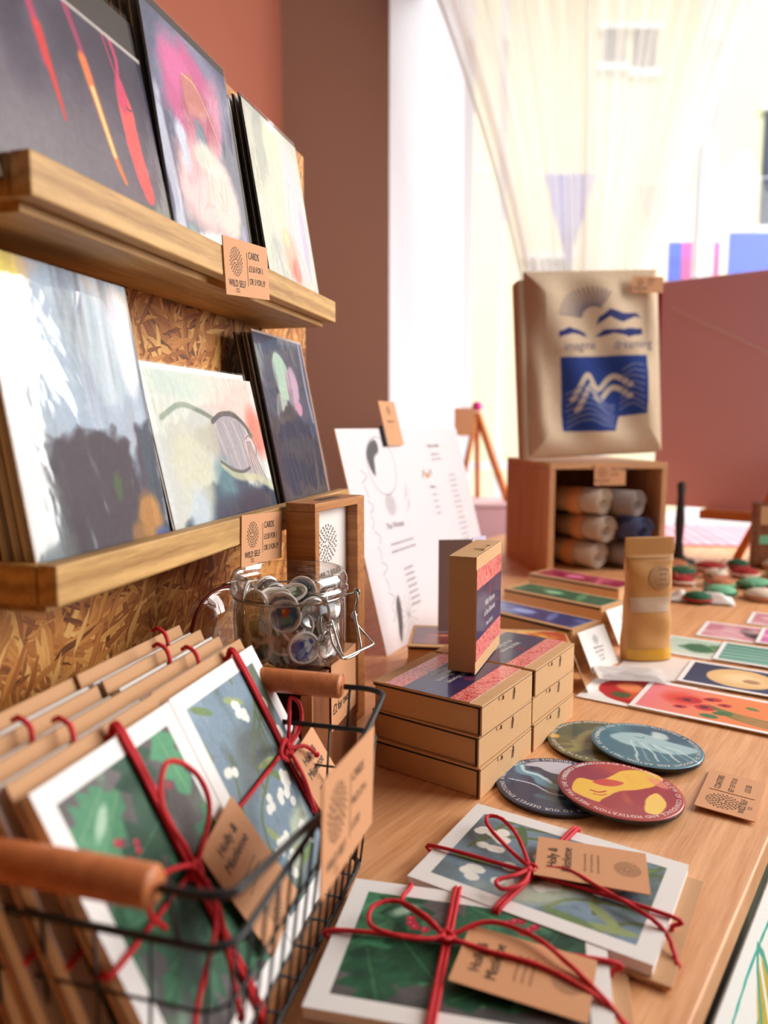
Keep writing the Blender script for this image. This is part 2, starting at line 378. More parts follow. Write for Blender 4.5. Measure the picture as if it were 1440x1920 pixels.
def paint_disc(name, art, R, t, mat, edge=(40, 34, 34), nr=70, na=220):
    rr = np.linspace(0, 1, nr)[1:]; aa = np.arange(na) * 2 * PI / na
    P = [(0, 0, 0)] + [(R * r * math.cos(a), R * r * math.sin(a), 0 if r < .985 else -.0004) for r in rr for a in aa]
    f = [(0, 1 + j, 1 + (j + 1) % na) for j in range(na)]
    for i in range(len(rr) - 1): o = 1 + i * na; f += [(o + j, o + na + j, o + na + (j + 1) % na, o + (j + 1) % na) for j in range(na)]
    n0 = len(P); P += [(R * math.cos(a), R * math.sin(a), -.0004) for a in aa] + [(R * math.cos(a), R * math.sin(a), -t) for a in aa]
    f += [(n0 + j, n0 + na + j, n0 + na + (j + 1) % na, n0 + (j + 1) % na) for j in range(na)] + [tuple(n0 + na + j for j in range(na - 1, -1, -1))]
    me = bpy.data.meshes.new(name); me.from_pydata(P, [], f); me.materials.append(mat); me.update()
    A = art.lincol(); P = np.array(P); ui = np.clip(((P[:, 0] / R + 1) / 2 * (art.nx - 1)).astype(int), 0, art.nx - 1); vi = np.clip(((P[:, 1] / R + 1) / 2 * (art.ny - 1)).astype(int), 0, art.ny - 1)
    cc = A[vi, ui].copy(); cc[n0:, :3] = lin(edge); paint_mesh(me, cc); return me

# ================================================================ THE SETTING
M_TERRA = plain('terracotta_paint', (160, 90, 68), .8, bs=8, var=.04)
M_BROWN = plain('brown_paint', (158, 118, 98), .8, bs=8, var=.03)
M_CEIL = plain('ceiling_paint', (150, 140, 130), .9, var=.02)
M_FLOOR = wood('floor_boards', (60, 40, 28), (92, 64, 44), (3, 20, 3), .5)
M_FRAME = plain('window_paint', (240, 240, 242), .5, var=.01)
M_REVEAL = plain('reveal_paint', (240, 238, 244), .7, bs=6, var=.02)
M_YEL = plain('yellow_render', (240, 230, 192), .9, bs=3, var=.05)
M_GREY = plain('dark_window', (70, 78, 92), .3, bs=2, var=.2)
M_PAVE = plain('pavement', (150, 146, 142), .9, bs=6, var=.1)
M_GREEN = plain('green_paint', (62, 74, 58), .6, var=.05)
YB = 2.6
struct('floor', MB().box((-2.0, -1.6, -.80), (2.6, 2.75, -.75)), M_FLOOR)
struct('ceiling', MB().box((-2.0, -1.6, 1.9), (2.6, 2.95, 2.0)), M_CEIL)
# wall_left runs parallel with the chipboard and ends at the brown back wall
c = B(-1.0, 0); j = (YB - c.y) / DD.y; e = c + DD * j; st = c - DD * 1.75
struct('wall_left', MB().prism([(e.x, e.y), (st.x, st.y), (st.x - .1, st.y), (e.x - .1, e.y)][::-1], -.8, 1.95), M_TERRA)
XW = .0185
wb = MB(); wb.box((e.x - .12, YB, -.8), (XW, YB + .12, 1.95)); wb.box((XW, YB, -.8), (2.4, YB + .12, -.15)); wb.box((XW, YB, 1.78), (2.4, YB + .12, 2.6))
struct('wall_back', wb, M_BROWN)
wr = MB(); wr.box((2.4, -1.6, -.8), (2.5, -.2, 1.95)); wr.box((2.4, -.2, -.8), (2.5, 2.5, -.15)); wr.box((2.4, -.2, 1.7), (2.5, 2.5, 1.95)); wr.box((2.4, 2.5, -.8), (2.5, YB + .12, 1.95))
struct('wall_right', wr, M_BROWN)
struct('wall_rear', MB().box((-1.9, -1.7, -.8), (2.5, -1.6, 1.95)), plain('rear_paint', (70, 52, 44), .8, bs=8, var=.03))
# white splayed window reveal on the left and the sill
struct('trim_1', MB().prism([(XW, YB + .12), (.34, 3.30), (.24, 3.36), (XW - .1, YB + .12)], -.15, 2.6), M_REVEAL)
struct('trim_2', MB().box((XW - .02, YB + .121, -.19), (2.4, 3.30, -.151)), M_REVEAL)
wf = MB()
for x0, x1 in [(.34, .385), (.50, .525), (1.36, 1.43), (2.32, 2.4)]: wf.box((x0, 3.31, -.15), (x1, 3.37, 2.6))
for z0, z1 in [(-.15, -.10), (.10, .13), (2.5, 2.6)]: wf.box((.34, 3.315, z0), (2.4, 3.365, z1))
win = struct('window_1', wf, M_FRAME)
part('glass', MB().box((.36, 3.335, -.12), (2.38, 3.34, 2.5)), M_PANE, win)
w2 = MB()
for y0 in (-.2, 1.13, 2.45): w2.box((2.42, y0, -.15), (2.48, y0 + .05, 1.7))
for z0 in (-.15, 1.65): w2.box((2.42, -.2, z0), (2.48, 2.5, z0 + .05))
win2 = struct('window_2', w2, M_FRAME)
part('glass', MB().box((2.445, -.18, -.12), (2.45, 2.48, 1.68)), M_PANE, win2)
struct('ground', MB().box((-14, 3.4, -1.0), (20, 16, -.95)), M_PAVE)
# street front opposite
bld = thing('building', 'pale yellow rendered building across the street with dark shop window', 'building', (2.0, 9, -.95))
part('wall', MB().box((-5.5, 0, 0), (9, 3, 9)), M_YEL, bld)
for x0, x1, z0, z1 in [(2.40, 4.2, 3.57, 4.85), (.50, .74, 5.36, 5.72), (.86, 1.10, 5.30, 5.72), (-2.6, -1.9, 1.6, 3.6), (-.3, .2, 1.9, 3.2)]:
    w_ = part('window', MB().box((x0, -.04, z0), (x1, .02, z1)), M_GREY, bld)
    fr = MB(); fr.box((x0 - .06, -.07, z0 - .08), (x1 + .06, -.041, z0)); fr.box((x0 - .06, -.07, z1), (x1 + .06, -.041, z1 + .06)); part('window_trim', fr, M_FRAME, w_)
M_BLUE = plain('blue_sign', (40, 84, 214), .5, var=.03); M_PINKS = plain('pink_sign', (236, 60, 160), .5, var=.03)
M_NAVYF = plain('bunting_blue', (96, 108, 190), .8); M_PEACH = plain('bunting_peach', (226, 176, 160), .8); M_TEAL = plain('shop_teal', (120, 170, 176), .6)
sg = MB().box((1.95, 4.6, .96), (3.6, 4.64, 1.20), Matrix.Translation((0, 0, 0)))
aw = thing('shop_awning', 'bright blue fabric sign on the stall outside the window', 'awning', (2.08, 4.6, -.95))
part('panel', MB().box((0, 0, 2.12), (1.6, .02, 2.40)), M_BLUE, aw); part('post', MB().tube([(.02, .04, 0), (.02, .04, 2.12)], .012), M_FRAME, aw); part('post', MB().tube([(1.55, .04, 0), (1.55, .04, 2.12)], .012), M_FRAME, aw)
aw = thing('shop_awning', 'hot pink fabric sign with blue edge outside the window', 'awning', (1.72, 4.5, -.95))
part('panel', MB().box((.04, 0, 2.02), (.26, .02, 2.32)), M_PINKS, aw); part('edge_band', MB().box((-.04, 0, 2.0), (.035, .02, 2.32)), M_BLUE, aw); part('post', MB().tube([(.1, .04, 0), (.1, .04, 2.02)], .012), M_FRAME, aw)
for x, z, s_, m, lb in [(1.06, 1.72, .30, M_NAVYF, 'blue'), (1.56, 1.66, .24, M_PEACH, 'peach')]:
    tag(link('bunting_flag', MB().prism([(-s_ / 2, 0), (0, -s_ * 1.75), (s_ / 2, 0)], 0, .004).mesh('flag', m), M=frame((x, 4.4, z), (1, 0, 0), (0, 0, 1))), lb + ' triangular bunting flag hanging outside behind the sheer curtain', 'bunting flag', 'bunting flags outside the window')
tag(link('bunting_line', MB().tube([(-.4, 4.41, 1.80), (1.06, 4.41, 1.722), (1.56, 4.41, 1.668), (2.8, 4.41, 1.74)], .003).mesh('bunting_line', M_FRAME)), 'thin white bunting line strung outside the window', 'string')
# sheer curtain gathered towards its foot
M_SHEER, t, b = mk('sheer_curtain'); t.n.remove(b)
tr = t.new('ShaderNodeBsdfTransparent', {0: (1, 1, 1, 1)}); df = t.new('ShaderNodeBsdfDiffuse', {0: (.95, .93, .90, 1)}); tl = t.new('ShaderNodeBsdfTranslucent', {0: (.95, .93, .90, 1)})
m1 = t.new('ShaderNodeMixShader', {0: .55, 1: df.outputs[0], 2: tl.outputs[0]})
lw = t.new('ShaderNodeLayerWeight', {0: .5}); mr = t.new('ShaderNodeMapRange', {0: lw.outputs[1], 3: .52, 4: .95})
t.l.new(t.new('ShaderNodeMixShader', {0: mr.outputs[0], 1: tr.outputs[0], 2: m1.outputs[0]}).outputs[0], t.n['Material Output'].inputs[0])
v = []; nu, nv = 260, 60
for i in range(nv + 1):
    q = i / nv; z = 1.75 - q * 1.70
    w = max(.0, (z - .45) / 1.3); xl = .50 - .37 * w ** 1.5 - .02 * w; xr = .76 + .44 * w ** 1.05
    if z < .45: k_ = (.45 - z) / .4; xl = .50 + .06 * min(1, k_); xr = .76 - .05 * min(1, k_)
    for k in range(nu + 1):
        u = k / nu; am = .018 + .020 * math.sin(u * 7 + 1) ** 2
        v.append((xl + (xr - xl) * (u + .006 * math.sin(u * 60)), 2.46 + am * math.sin(u * 2 * PI * 15 + .6 * math.sin(q * 3)) + .010 * math.sin(u * 2 * PI * 41 + 2 * q), z))
f = [(i * (nu + 1) + k, i * (nu + 1) + k + 1, (i + 1) * (nu + 1) + k + 1, (i + 1) * (nu + 1) + k) for i in range(nv) for k in range(nu)]
M_HEM = plain('curtain_hem', (226, 212, 204), .9, var=.03)
cur = thing('curtain', 'sheer white curtain gathered in towards its foot in front of the window', 'curtain', (0, 2.46, 1.76))
mc = MB(); mc.add(np.array(v) - np.array((0, 2.46, 1.76)), f, smooth=True); part('sheer_panel', mc, M_SHEER, cur)
for sd_ in (0, nu): part('hem', MB().tube([tuple(np.array(v[i * (nu + 1) + sd_]) - np.array((0, 2.46, 1.76))) for i in range(0, nv + 1, 2)], .006, 6), M_SHEER, cur)
part('curtain_rod', MB().tube([(.04, 0, .0), (1.5, 0, .0)], .008), M_FRAME, cur); part('tie_band', MB().tube([(.66 + .115 * math.cos(a), .05 * math.sin(a), -1.46) for a in np.arange(24) * 2 * PI / 24], .008, 6, True), M_WHITE, cur)

# ---------------------------------------------------------------- the sales table
E0 = az(36.9); MM = Vector((E0.y, -E0.x, 0))                # table runs along E0; MM points to its right edge
TF = frame((0, 0, 0), E0, -MM)                              # local x along the table, y to the left
tb = thing('table', 'long wooden display table with a plywood edge', 'table', (0, 0, -.75))
TI = Matrix.Translation((0, 0, .75)) @ TF
def tabl(x0, x1, y0, y1, z0, z1): return MB().box((x0, y0, z0), (x1, y1, z1))
ti = link('tabletop', tabl(-.35, 2.05, .078, .93, -.020, 0).mesh('tabletop', M_TABLE), tb, M=TI, bevel=.0015)
for x, y in [(-.25, .16), (1.95, .16), (-.25, .86), (1.95, .86)]: link('leg', tabl(x - .03, x + .03, y - .03, y + .03, -.75, -.0201).mesh('leg', M_TABLE), tb, M=TI)
gb = thing('front_panel', 'dark green painted panel standing under the table edge', 'panel', (0, 0, -.75))
link('body', tabl(-.1, 1.6, .105, .14, -.7495, -.052).mesh('body', M_GREEN), gb, M=TI, bevel=.002)
link('top_rail', tabl(-.105, 1.605, .100, .144, -.0515, -.0215).mesh('top_rail', M_GREEN), gb, M=TI, bevel=.002)
a = Art(.55, .336, 420, (246, 244, 238), 61)
for i in range(9):
    y = .12 + i * .1; a.line([(.02, y), (.3, y - .03 + .03 * (i % 2)), (.6, y + .03), (.98, y - .02)], .0028, (60, 176, 160) if i % 3 else (222, 140, 60))
for i in range(5):
    cx = .12 + i * .18; a.poly([(cx, .93), (cx + .05, .80), (cx + .03, .62), (cx - .04, .60), (cx - .06, .8)], (196, 170, 60), .01, .02, .9, True); a.line([(cx, .92), (cx, .62)], .006, (240, 238, 220)); a.line([(cx - .08, .5), (cx, .95), (cx + .09, .5)], .005, (90, 170, 150))
o = link('printed_cloth', art_slab('printed_cloth', a, .002, M_ARTF), M=frame(TF @ Vector((.14, .012, -.36)), E0, TF @ Vector((.14, .0765, -.028)) - TF @ Vector((.14, .012, -.36))))
tag(o, 'white printed cloth with teal, orange and mustard leaf outlines beside the table edge', 'cloth')

# ================================================================ CHIPBOARD, LEDGES
NB = -.335; SB0, SB1 = -.02, .875; ZB = .612
BF = frame(B(NB, 0, 0), DD, UP)                             # local x along the board, y up, z out of it
bd = thing('display_board', 'chipboard panel of glued wood strands carrying the two card ledges', 'board', BF)
part('panel', MB().box((SB0, .0005, -.018), (SB1, ZB, 0)), M_OSB, bd)
ft = MB(); ft.box((SB0 + .1, .0005, -.14), (SB0 + .16, .04, -.0181)); ft.box((SB1 - .2, .0005, -.14), (SB1 - .14, .04, -.0181)); part('foot', ft, M_LEDGE, bd)
def ledge(s0, s1, zt, lb):
    L = s1 - s0; nf = -.2555 - NB                           # distance of the lip front from the board
    r = thing('picture_ledge', lb, 'ledge', frame(B(NB, s0, zt), DD, UP), 'pine picture ledges on the chipboard')
    part('front_lip', MB().box((.0, -.0215, nf - .012), (L, 0, nf)), M_LEDGE, r, bevel=.0012)
    part('base_plank', MB().box((.006, -.0265, .0005), (L - .006, -.0155, nf - .0125)), M_LEDGE, r, bevel=.0008)
    part('end_cap', MB().box((.0, -.0215, .0005), (.010, -.0003, nf - .0125)), M_LEDGE, r, bevel=.0008)
    return r
ZU, ZL = .4205, .2198
ledge(.309, .757, ZU, 'upper pine ledge screwed to the chipboard, holding three stacks of cards')
ledge(.3125, .80, ZL, 'lower pine ledge on the chipboard, its far end behind the oak frame')

# ---------------------------------------------------------------- greeting cards in cello
def card_stack(kind, s0, w, h, zb, nb, nt, count, art, lb, back_lb, group, kraft=M_DARK, pitch=.0042, fan=None, rnd=3):
    """front card leaning with its foot in the ledge, the rest one behind another"""
    rn = random.Random(rnd); lean = nb - nt; hz = math.sqrt(max(1e-6, h * h - lean * lean)); first = None
    for i in range(count):
        jt = 0 if i == 0 else rn.uniform(-.0025, .0025)
        o = B(nb - i * pitch, s0 + jt, zb); up = B(-(lean - i * pitch * .10) , jt * .5, hz)
        M = frame(o, DD, up)
        if i == 0:
            r = thing('greeting_card', lb, 'greeting card', M, group)
            link('card', art_slab('card', art, .0009, M_ART, (225, 218, 208)), r)
            part('envelope', MB().box((-.001, -.0008, -.0022), (w + .001, h + .001, -.0012)), kraft, r)
            n = 26; mm = int(n * h / w); U, V = np.meshgrid(np.linspace(0, 1, n), np.linspace(0, 1, mm)); g = np.random.default_rng(rnd)
            ex = np.minimum.reduce([U, 1 - U, V * h / w, (1 - V) * h / w])
            Z = .0006 + .0009 * vnoise(mm, n, 5, 4, g) * np.clip(ex * 12, 0, 1)
            v = np.stack([-.0022 + U * (w + .0044), -.0012 + V * (h + .003), Z], 2).reshape(-1, 3)
            f = [(y * n + x, y * n + x + 1, (y + 1) * n + x + 1, (y + 1) * n + x) for y in range(mm - 1) for x in range(n - 1)]
            part('sleeve', MB().add(v, f, smooth=True), M_CELLO, r); first = r
        elif i == 1:
            r = thing('greeting_card', back_lb, 'greeting card', M, group)
            part('card', MB().box((0, 0, -.0009), (w, h, 0)), M_WHITE, r)
            part('envelope', MB().box((-.001, -.0008, -.0024), (w + .001, h + .001, -.0012)), kraft, r)
            sl = MB(); sl.box((-.0022, -.001, .0004), (w + .0022, h + .001, .0006)); part('sleeve', sl, M_CELLO, r); second = r
        else: dup(second, M)
    return first

# art: night-dark picture with red and amber flames
a = Art(.178, .127, 420, seed=1); a.grad((104, 98, 112), (44, 38, 66), .25, .75, warp=.5)
a.streaks((140, 132, 140), 5, 2, .5, 3, .5); a.blob(.5, .25, .4, .2, (120, 112, 122), 20, .8, .4, .6); a.blob(.1, .12, .3, .18, (128, 122, 130), 0, .7, .3, .6)
a.line([(.36, 1), (.40, .80), (.42, .62)], .018, (196, 40, 92), .8, .9); a.line([(.41, .76), (.44, .55), (.46, .40)], .020, (222, 36, 40), .7, 1, w1=.006)
a.line([(.57, 1), (.61, .85), (.64, .70)], .016, (190, 40, 100), .8, .8); a.line([(.62, .76), (.66, .56), (.70, .36), (.735, .25)], .022, (250, 128, 60), .9, 1, w1=.010); a.line([(.645, .64), (.68, .46), (.70, .36)], .010, (255, 226, 150), .9)
a.line([(.80, 1), (.83, .9), (.82, .80)], .010, (206, 40, 100), .6); a.line([(.76, 1), (.80, .84), (.82, .74)], .004, (206, 40, 100), .8)
a.poly([(.82, .80), (.855, .74), (.88, .64), (.885, .5), (.90, .36), (.905, .22), (.86, .20), (.825, .30), (.80, .46), (.79, .62), (.80, .74)], (240, 92, 92), .008, .02, 1, True); a.blob(.82, .72, .03, .06, (214, 50, 110), 0, .5, .2, .8)
a.line([(.84, .665), (.855, .66), (.87, .665)], .003, (70, 30, 40)); a.blob(.88, .12, .13, .07, (92, 104, 100), 0, .5, .5, .9); a.blob(.72, .10, .06, .04, (108, 96, 112), 0, .5, .4)
a.poly([(0, 0), (1, 0), (1, .03), (0, .05)], (222, 220, 208), .01); a.poly([(.905, .16), (.93, .16), (.985, .03), (.955, .02)], (240, 240, 236), .01); a.poly([(0, 1), (1, 1), (1, .975), (0, .985)], (196, 190, 180), .01); a.grain(8)
def artA(): return a
card_stack('c1', .2862, .176, .150, ZU - .0125, -.2700, -.2980, 3, a, 'wide dark card with red and amber flame shapes, nearest on the upper ledge', 'card in clear sleeve behind the dark flame card on the upper ledge', 'cards behind the dark flame card', rnd=3)
# art: rose pink figure curled on blue
a = Art(.123, .170, 330, (84, 92, 122), 2); a.streaks((50, 54, 84), 3, 3, .5, 3, .9); a.blob(.5, .78, .46, .26 * 1.3, (170, 168, 196), 8, .3, .2, .6)
a.blob(.46, .74, .36, .30, (206, 96, 150), 0, .35, .3); a.blob(.34, .80, .18, .16, (226, 110, 170), 10, .6, .5, .9); a.blob(.68, .70, .14, .26, (216, 150, 176), -25, .6, .4, .9)
a.blob(.50, .66, .20, .2, (180, 96, 120), 20, .4, .3, .9); a.poly([(.36, .80), (.48, .84), (.62, .72), (.5, .67), (.38, .68)], (206, 130, 120), .02, .05, .9, True); a.line([(.37, .82), (.55, .80), (.78, .60)], .004, (240, 200, 150))
a.poly([(.46, .68), (.66, .52), (.56, .36), (.42, .5)], (92, 130, 150), .03, .1, .95)
a.blob(.42, .36, .30, .30, (246, 192, 196), 0, .5, .3); a.blob(.72, .34, .18, .34, (240, 206, 202), 8, .5, .4); a.blob(.25, .50, .07, .14, (216, 226, 244), 15, .6, .5); a.blob(.55, .50, .16, .08, (220, 226, 214), 0, .6, .6)
a.poly([(.12, 0), (.9, 0), (.93, .12), (.6, .16), (.2, .12)], (226, 232, 236), .03, .08, .9, True); a.line([(.2, .13), (.45, .055), (.72, .05)], .03, (110, 158, 168), .9, .8, warp=.08); a.blob(.88, .05, .16, .09, (120, 92, 150), 0, .4, .5); a.blob(.06, .3, .05, .5, (214, 220, 238), 4, .5, .5, .8); a.blob(.93, .2, .04, .1, (150, 140, 190), 0, .5, .5)
for i in range(7): a.line([(.3 + .06 * i, .2 + .03 * i), (.36 + .06 * i, .3), (.4 + .06 * i, .45)], .005, [(228, 150, 160), (244, 226, 214), (226, 170, 150)][i % 3], .9, .6, warp=.05)
a.grain(8)
card_stack('c2', .468, .124, .177, ZU - .0125, -.2700, -.2960, 5, a, 'upright card of a rose pink figure on blue, middle of the upper ledge', 'card in clear sleeve behind the rose pink figure card', 'cards behind the rose pink figure card', rnd=4, pitch=.0075)
# art: pale green-grey figure with peach
a = Art(.127, .172, 330, (206, 208, 196), 3); a.streaks((176, 178, 166), 2, 5, .5, 3, .8); a.blob(.45, .72, .34, .40, (218, 220, 194), 5, .5, .3); a.blob(.2, .8, .10, .3, (160, 166, 162), -10, .6, .4, .7); a.blob(.75, .55, .2, .5, (214, 208, 222), 0, .6, .4, .8)
for i in range(12): a.line([(.22 + .05 * i, .92 - .02 * i), (.3 + .035 * i, .66), (.42 + .02 * i, .42), (.4 + .04 * i, .2)], .004, [(168, 172, 168), (190, 176, 196), (232, 232, 208)][i % 3], .9, .7, warp=.06)
a.blob(.50, .28, .12, .20, (244, 174, 150), 0, .6, .4); a.blob(.56, .2, .07, .1, (240, 130, 110), 0, .7, .4); a.blob(.45, .36, .05, .06, (244, 214, 150), 0, .7, .3); a.blob(.5, .06, .45, .10, (236, 222, 218), 0, .6, .3); a.blob(.86, .4, .05, .3, (186, 176, 212), 0, .6, .5, .7); a.grain(7)
card_stack('c3', .628, .123, .174, ZU - .0125, -.2700, -.2985, 5, a, 'upright pale green and lilac card with a peach flame, far end of upper ledge', 'card in clear sleeve behind the pale green and lilac card', 'cards behind the pale green and lilac card', rnd=5, pitch=.0065)
# art: blue-white column above dark forest
a = Art(.127, .178, 330, (176, 192, 208), 4); a.blob(.15, .82, .25, .3, (246, 200, 180), 0, .5, .3); a.blob(.05, .9, .2, .2, (250, 226, 110), 0, .6, .3); a.blob(.0, .62, .12, .3, (236, 130, 130), 0, .6, .4, .8); a.blob(.78, .9, .25, .12, (246, 226, 196), 0, .6, .3)
a.blob(.5, .70, .38, .42, (172, 194, 214), 0, .25, .15); a.streaks((212, 226, 244), 9, 1.6, .52, 4, .8); a.streaks((140, 158, 176), 12, 1.6, .6, 4, .5); a.blob(.90, .78, .09, .26, (238, 238, 250), 0, .4, .2); a.blob(.08, .5, .1, .3, (190, 206, 206), 0, .6, .3)
a.poly([(0, .0), (0, .30), (.12, .38), (.3, .44), (.5, .46), (.72, .42), (.8, .30), (.84, .14), (.7, 0)], (62, 62, 72), .05, .14, 1, True); a.poly([(.78, 0), (.80, .34), (.86, .47), (1, .5), (1, 0)], (66, 74, 90), .04, .06); a.poly([(0, 0), (.0, .34), (.2, .3), (.24, 0)], (96, 110, 108), .08, .1, .8)
a.streaks((46, 40, 50), 10, 1.5, .55, 4, .5); a.blob(.84, .14, .10, .12, (196, 138, 66), 0, .6, .6, .9); a.blob(.72, .08, .06, .07, (170, 120, 60), 0, .6, .6, .8); a.blob(.95, .05, .08, .06, (70, 90, 150), 0, .6, .6, .8); a.blob(.62, .26, .03, .07, (70, 110, 60), 0, .7, .6, .8); a.grain(8)
card_stack('cA', .3205, .108, .176, ZL - .0125, -.2700, -.3000, 4, a, 'large upright card with pale blue shape over dark trees, nearest on lower ledge', 'card in clear sleeve behind the pale blue and dark trees card', 'cards behind the pale blue and dark trees card', kraft=M_WHITE, rnd=6, pitch=.0065)
# art: curled sleeper over teal sea, landscape
a = Art(.178, .127, 420, (214, 220, 214), 5); a.streaks((198, 206, 196), 4, 3, .5, 3, .7); a.blob(.72, .86, .3, .16, (240, 214, 206), -12, .6, .3); a.blob(.95, .62, .09, .14, (232, 130, 110), 20, .6, .3, .9); a.blob(.3, .93, .3, .06, (190, 212, 204), 0, .6, .3, .7)
a.line([(.08, .72), (.25, .80), (.42, .76), (.55, .71), (.70, .76), (.82, .68), (.88, .60)], .012, (110, 130, 112), .8, .8); a.poly([(.5, .70), (.66, .76), (.80, .68), (.84, .50), (.80, .34), (.66, .36), (.5, .44), (.44, .58)], (180, 176, 184), .02, .04, 1, True)
for i in range(10): a.line([(.48 + .03 * i, .70), (.52 + .03 * i, .55), (.56 + .028 * i, .38)], .004, [(140, 138, 150), (214, 210, 222), (160, 150, 130)][i % 3], .8, .7, warp=.04)
a.blob(.84, .50, .055, .085, (226, 206, 208), 15, .15, .05); 
for i in range(8): a.line([(.80 + .006 * i, .56), (.80 + .012 * i, .42), (.84 + .016 * i, .26)], .004, [(206, 182, 178), (130, 112, 116)][i % 2], .8, .9)
a.poly([(.10, 0), (.16, .16), (.32, .26), (.5, .40), (.62, .34), (.8, .28), (1, .20), (1, 0)], (52, 82, 104), .03, .12, 1, True); a.blob(.52, .30, .10, .12, (96, 150, 160), 20, .7, .5, .8); a.blob(.8, .1, .4, .10, (28, 40, 66), 0, .7, .4, .9); a.line([(.5, .42), (.66, .33), (.85, .30), (1, .22)], .02, (214, 216, 176), .9, .8, warp=.06)
a.poly([(.30, .60), (.42, .68), (.5, .70), (.5, .48), (.42, .50)], (196, 198, 178), .03, .05, .8, True); a.line([(.5, .70), (.6, .75), (.72, .745), (.82, .68), (.86, .60)], .012, (84, 84, 84), .5, .9); a.line([(.5, .44), (.6, .38), (.7, .36), (.78, .38)], .008, (90, 90, 86), .5, .8); a.line([(.80, .58), (.83, .60), (.87, .58), (.895, .52), (.88, .46)], .005, (150, 120, 116), .6, .9); a.blob(.24, .36, .14, .2, (222, 226, 200), 0, .6, .4, .8); a.blob(.22, .16, .1, .13, (206, 224, 236), -20, .5, .4, .9)
a.poly([(-.01, -.01), (1.01, -.01), (1.01, .085), (-.01, .085)], (190, 156, 136), .004); a.poly([(0, .12), (.03, .12), (.045, 1), (0, 1)], (222, 232, 232), .01, 0, .7); a.grain(7)
card_stack('cB', .4555, .166, .131, ZL - .0125, -.2700, -.2985, 5, a, 'wide card of a curled sleeper above teal water, middle of lower ledge', 'card in clear sleeve behind the wide curled sleeper card', 'cards behind the wide curled sleeper card', kraft=M_WHITE, rnd=7, pitch=.0058)
# art: bird-like pastel shape in night sky over dark cloak
a = Art(.127, .178, 330, (52, 62, 90), 6); a.streaks((84, 96, 122), 3, 4, .5, 3, .6); a.blob(.42, .76, .16, .20, (176, 208, 190), 15, .12, .1); a.blob(.60, .70, .12, .20, (206, 172, 196), -12, .15, .15, .95); a.blob(.66, .58, .06, .06, (206, 150, 176), 0, .3, .2); a.poly([(.26, .66), (.42, .62), (.36, .50), (.22, .44), (.18, .54)], (190, 206, 190), .02, .04, .9, True)
a.poly([(0, 0), (0, .50), (.2, .52), (.4, .60), (.66, .52), (.85, .42), (1, .3), (1, 0)], (44, 40, 56), .03, .1, 1, True); a.streaks((66, 64, 84), 8, 2, .56, 4, .7); a.line([(.92, 1), (.9, .7), (.93, .5)], .012, (206, 214, 228), .9, .8); a.line([(.70, .98), (.73, .88), (.80, .84)], .006, (130, 150, 130), .8, .8)
for i in range(7): a.line([(.2 + .1 * i, .4 + .02 * (i % 3)), (.24 + .09 * i, .2), (.3 + .08 * i, .05)], .003, (110, 112, 132), .9, .6, warp=.05)
a.poly([(-.01, 1.01), (1.01, 1.01), (1.01, .988), (-.01, .988)], (196, 176, 164), .004); a.poly([(.975, 0), (1.01, 0), (1.01, 1), (.975, 1)], (206, 170, 156), .006); a.grain(7)
card_stack('cC', .654, .130, .174, ZL - .0125, -.2700, -.3040, 4, a, 'upright night blue card with pastel wings, far end of lower ledge', 'card in clear sleeve behind the night blue card with pastel wings', 'cards behind the night blue card', rnd=8, pitch=.0058)

# ---------------------------------------------------------------- kraft price cards
def price_card(M, lb, title='CARDS', lines=('£3.50 FOR 1', 'OR 3 FOR £9'), w=.085, h=.055, cat_='price card', portrait=False, fold=False):
    r = thing('price_card', lb, cat_, M)
    part('card', MB().box((0, 0, -.0008), (w, h, 0)), M_TAG, r)
    emblem(r, w * .25, h * .60, h * .26)
    L = [('WILD SELF', w * .25, h * .16, .0072), ('CO.', w * .25, h * .06, .0045), (title, w * .53, h * .70, .0078, 0, .8, 'L')]
    for i, t_ in enumerate(lines): L.append((t_, w * .53, h * (.47 - .23 * i), .0066, 0, .78, 'L'))
    lettering(r, L)
    part('divider_line', MB().box((w * .49, h * .2, .0001), (w * .4925, h * .8, .0003)), M_KDARK, r)
    return r
def onlip(s, z, rot=0): # in front of a lip, facing +N
    M = frame(B(-.2542, s, z), DD, UP); return M @ Matrix.Rotation(rot, 4, 'Z')
price_card(onlip(.505, .386, math.radians(6)), 'kraft price card reading CARDS hung on the front of the upper ledge', w=.078, h=.041)
price_card(onlip(.519, .1806, math.radians(-4)), 'kraft price card reading CARDS hung on the lower ledge above the glass jar', w=.080, h=.041)

# ================================================================ ON THE TABLE: oak display frame, jar with badges
FO = Vector((-.0597, .635, 0)); FA = az(25.5)
FM = frame(FO, FA, UP)                                      # local x along the face, y up, z towards the shop
fr = thing('shadow_box', 'deep narrow oak box frame with white printed panel behind the glass jar', 'frame', FM)
fw, fh, fd, ft_ = .094, .2236, .030, .0075
mb = MB()
part('top_rail', MB().box((0, fh - ft_, -fd), (fw, fh, 0)), M_OAK, fr, bevel=.0006)
part('bottom_rail', MB().box((0, .0005, -fd), (fw, ft_, 0)), M_OAK, fr, bevel=.0006)
part('side_rail', MB().box((0, ft_ + .0001, -fd), (ft_, fh - ft_ - .0001, 0)), M_OAKV, fr, bevel=.0006)
part('side_rail', MB().box((fw - ft_ * 2.0, ft_ + .0001, -fd), (fw, fh - ft_ - .0001, 0)), M_OAKV, fr, bevel=.0006)
pn = part('printed_panel', MB().box((ft_ + .0001, ft_ + .0001, -.016), (fw - 2 * ft_ - .0001, fh - ft_ - .0001, -.012)), M_PAPER, fr)
cx = (ft_ + fw - 2 * ft_) / 2
emblem(pn, cx - .002, fh - .041, .0180, z=-.0117)
L = [('WILD SELF', cx, fh - .073, .0088), ('CO.', cx, fh - .081, .0055)]
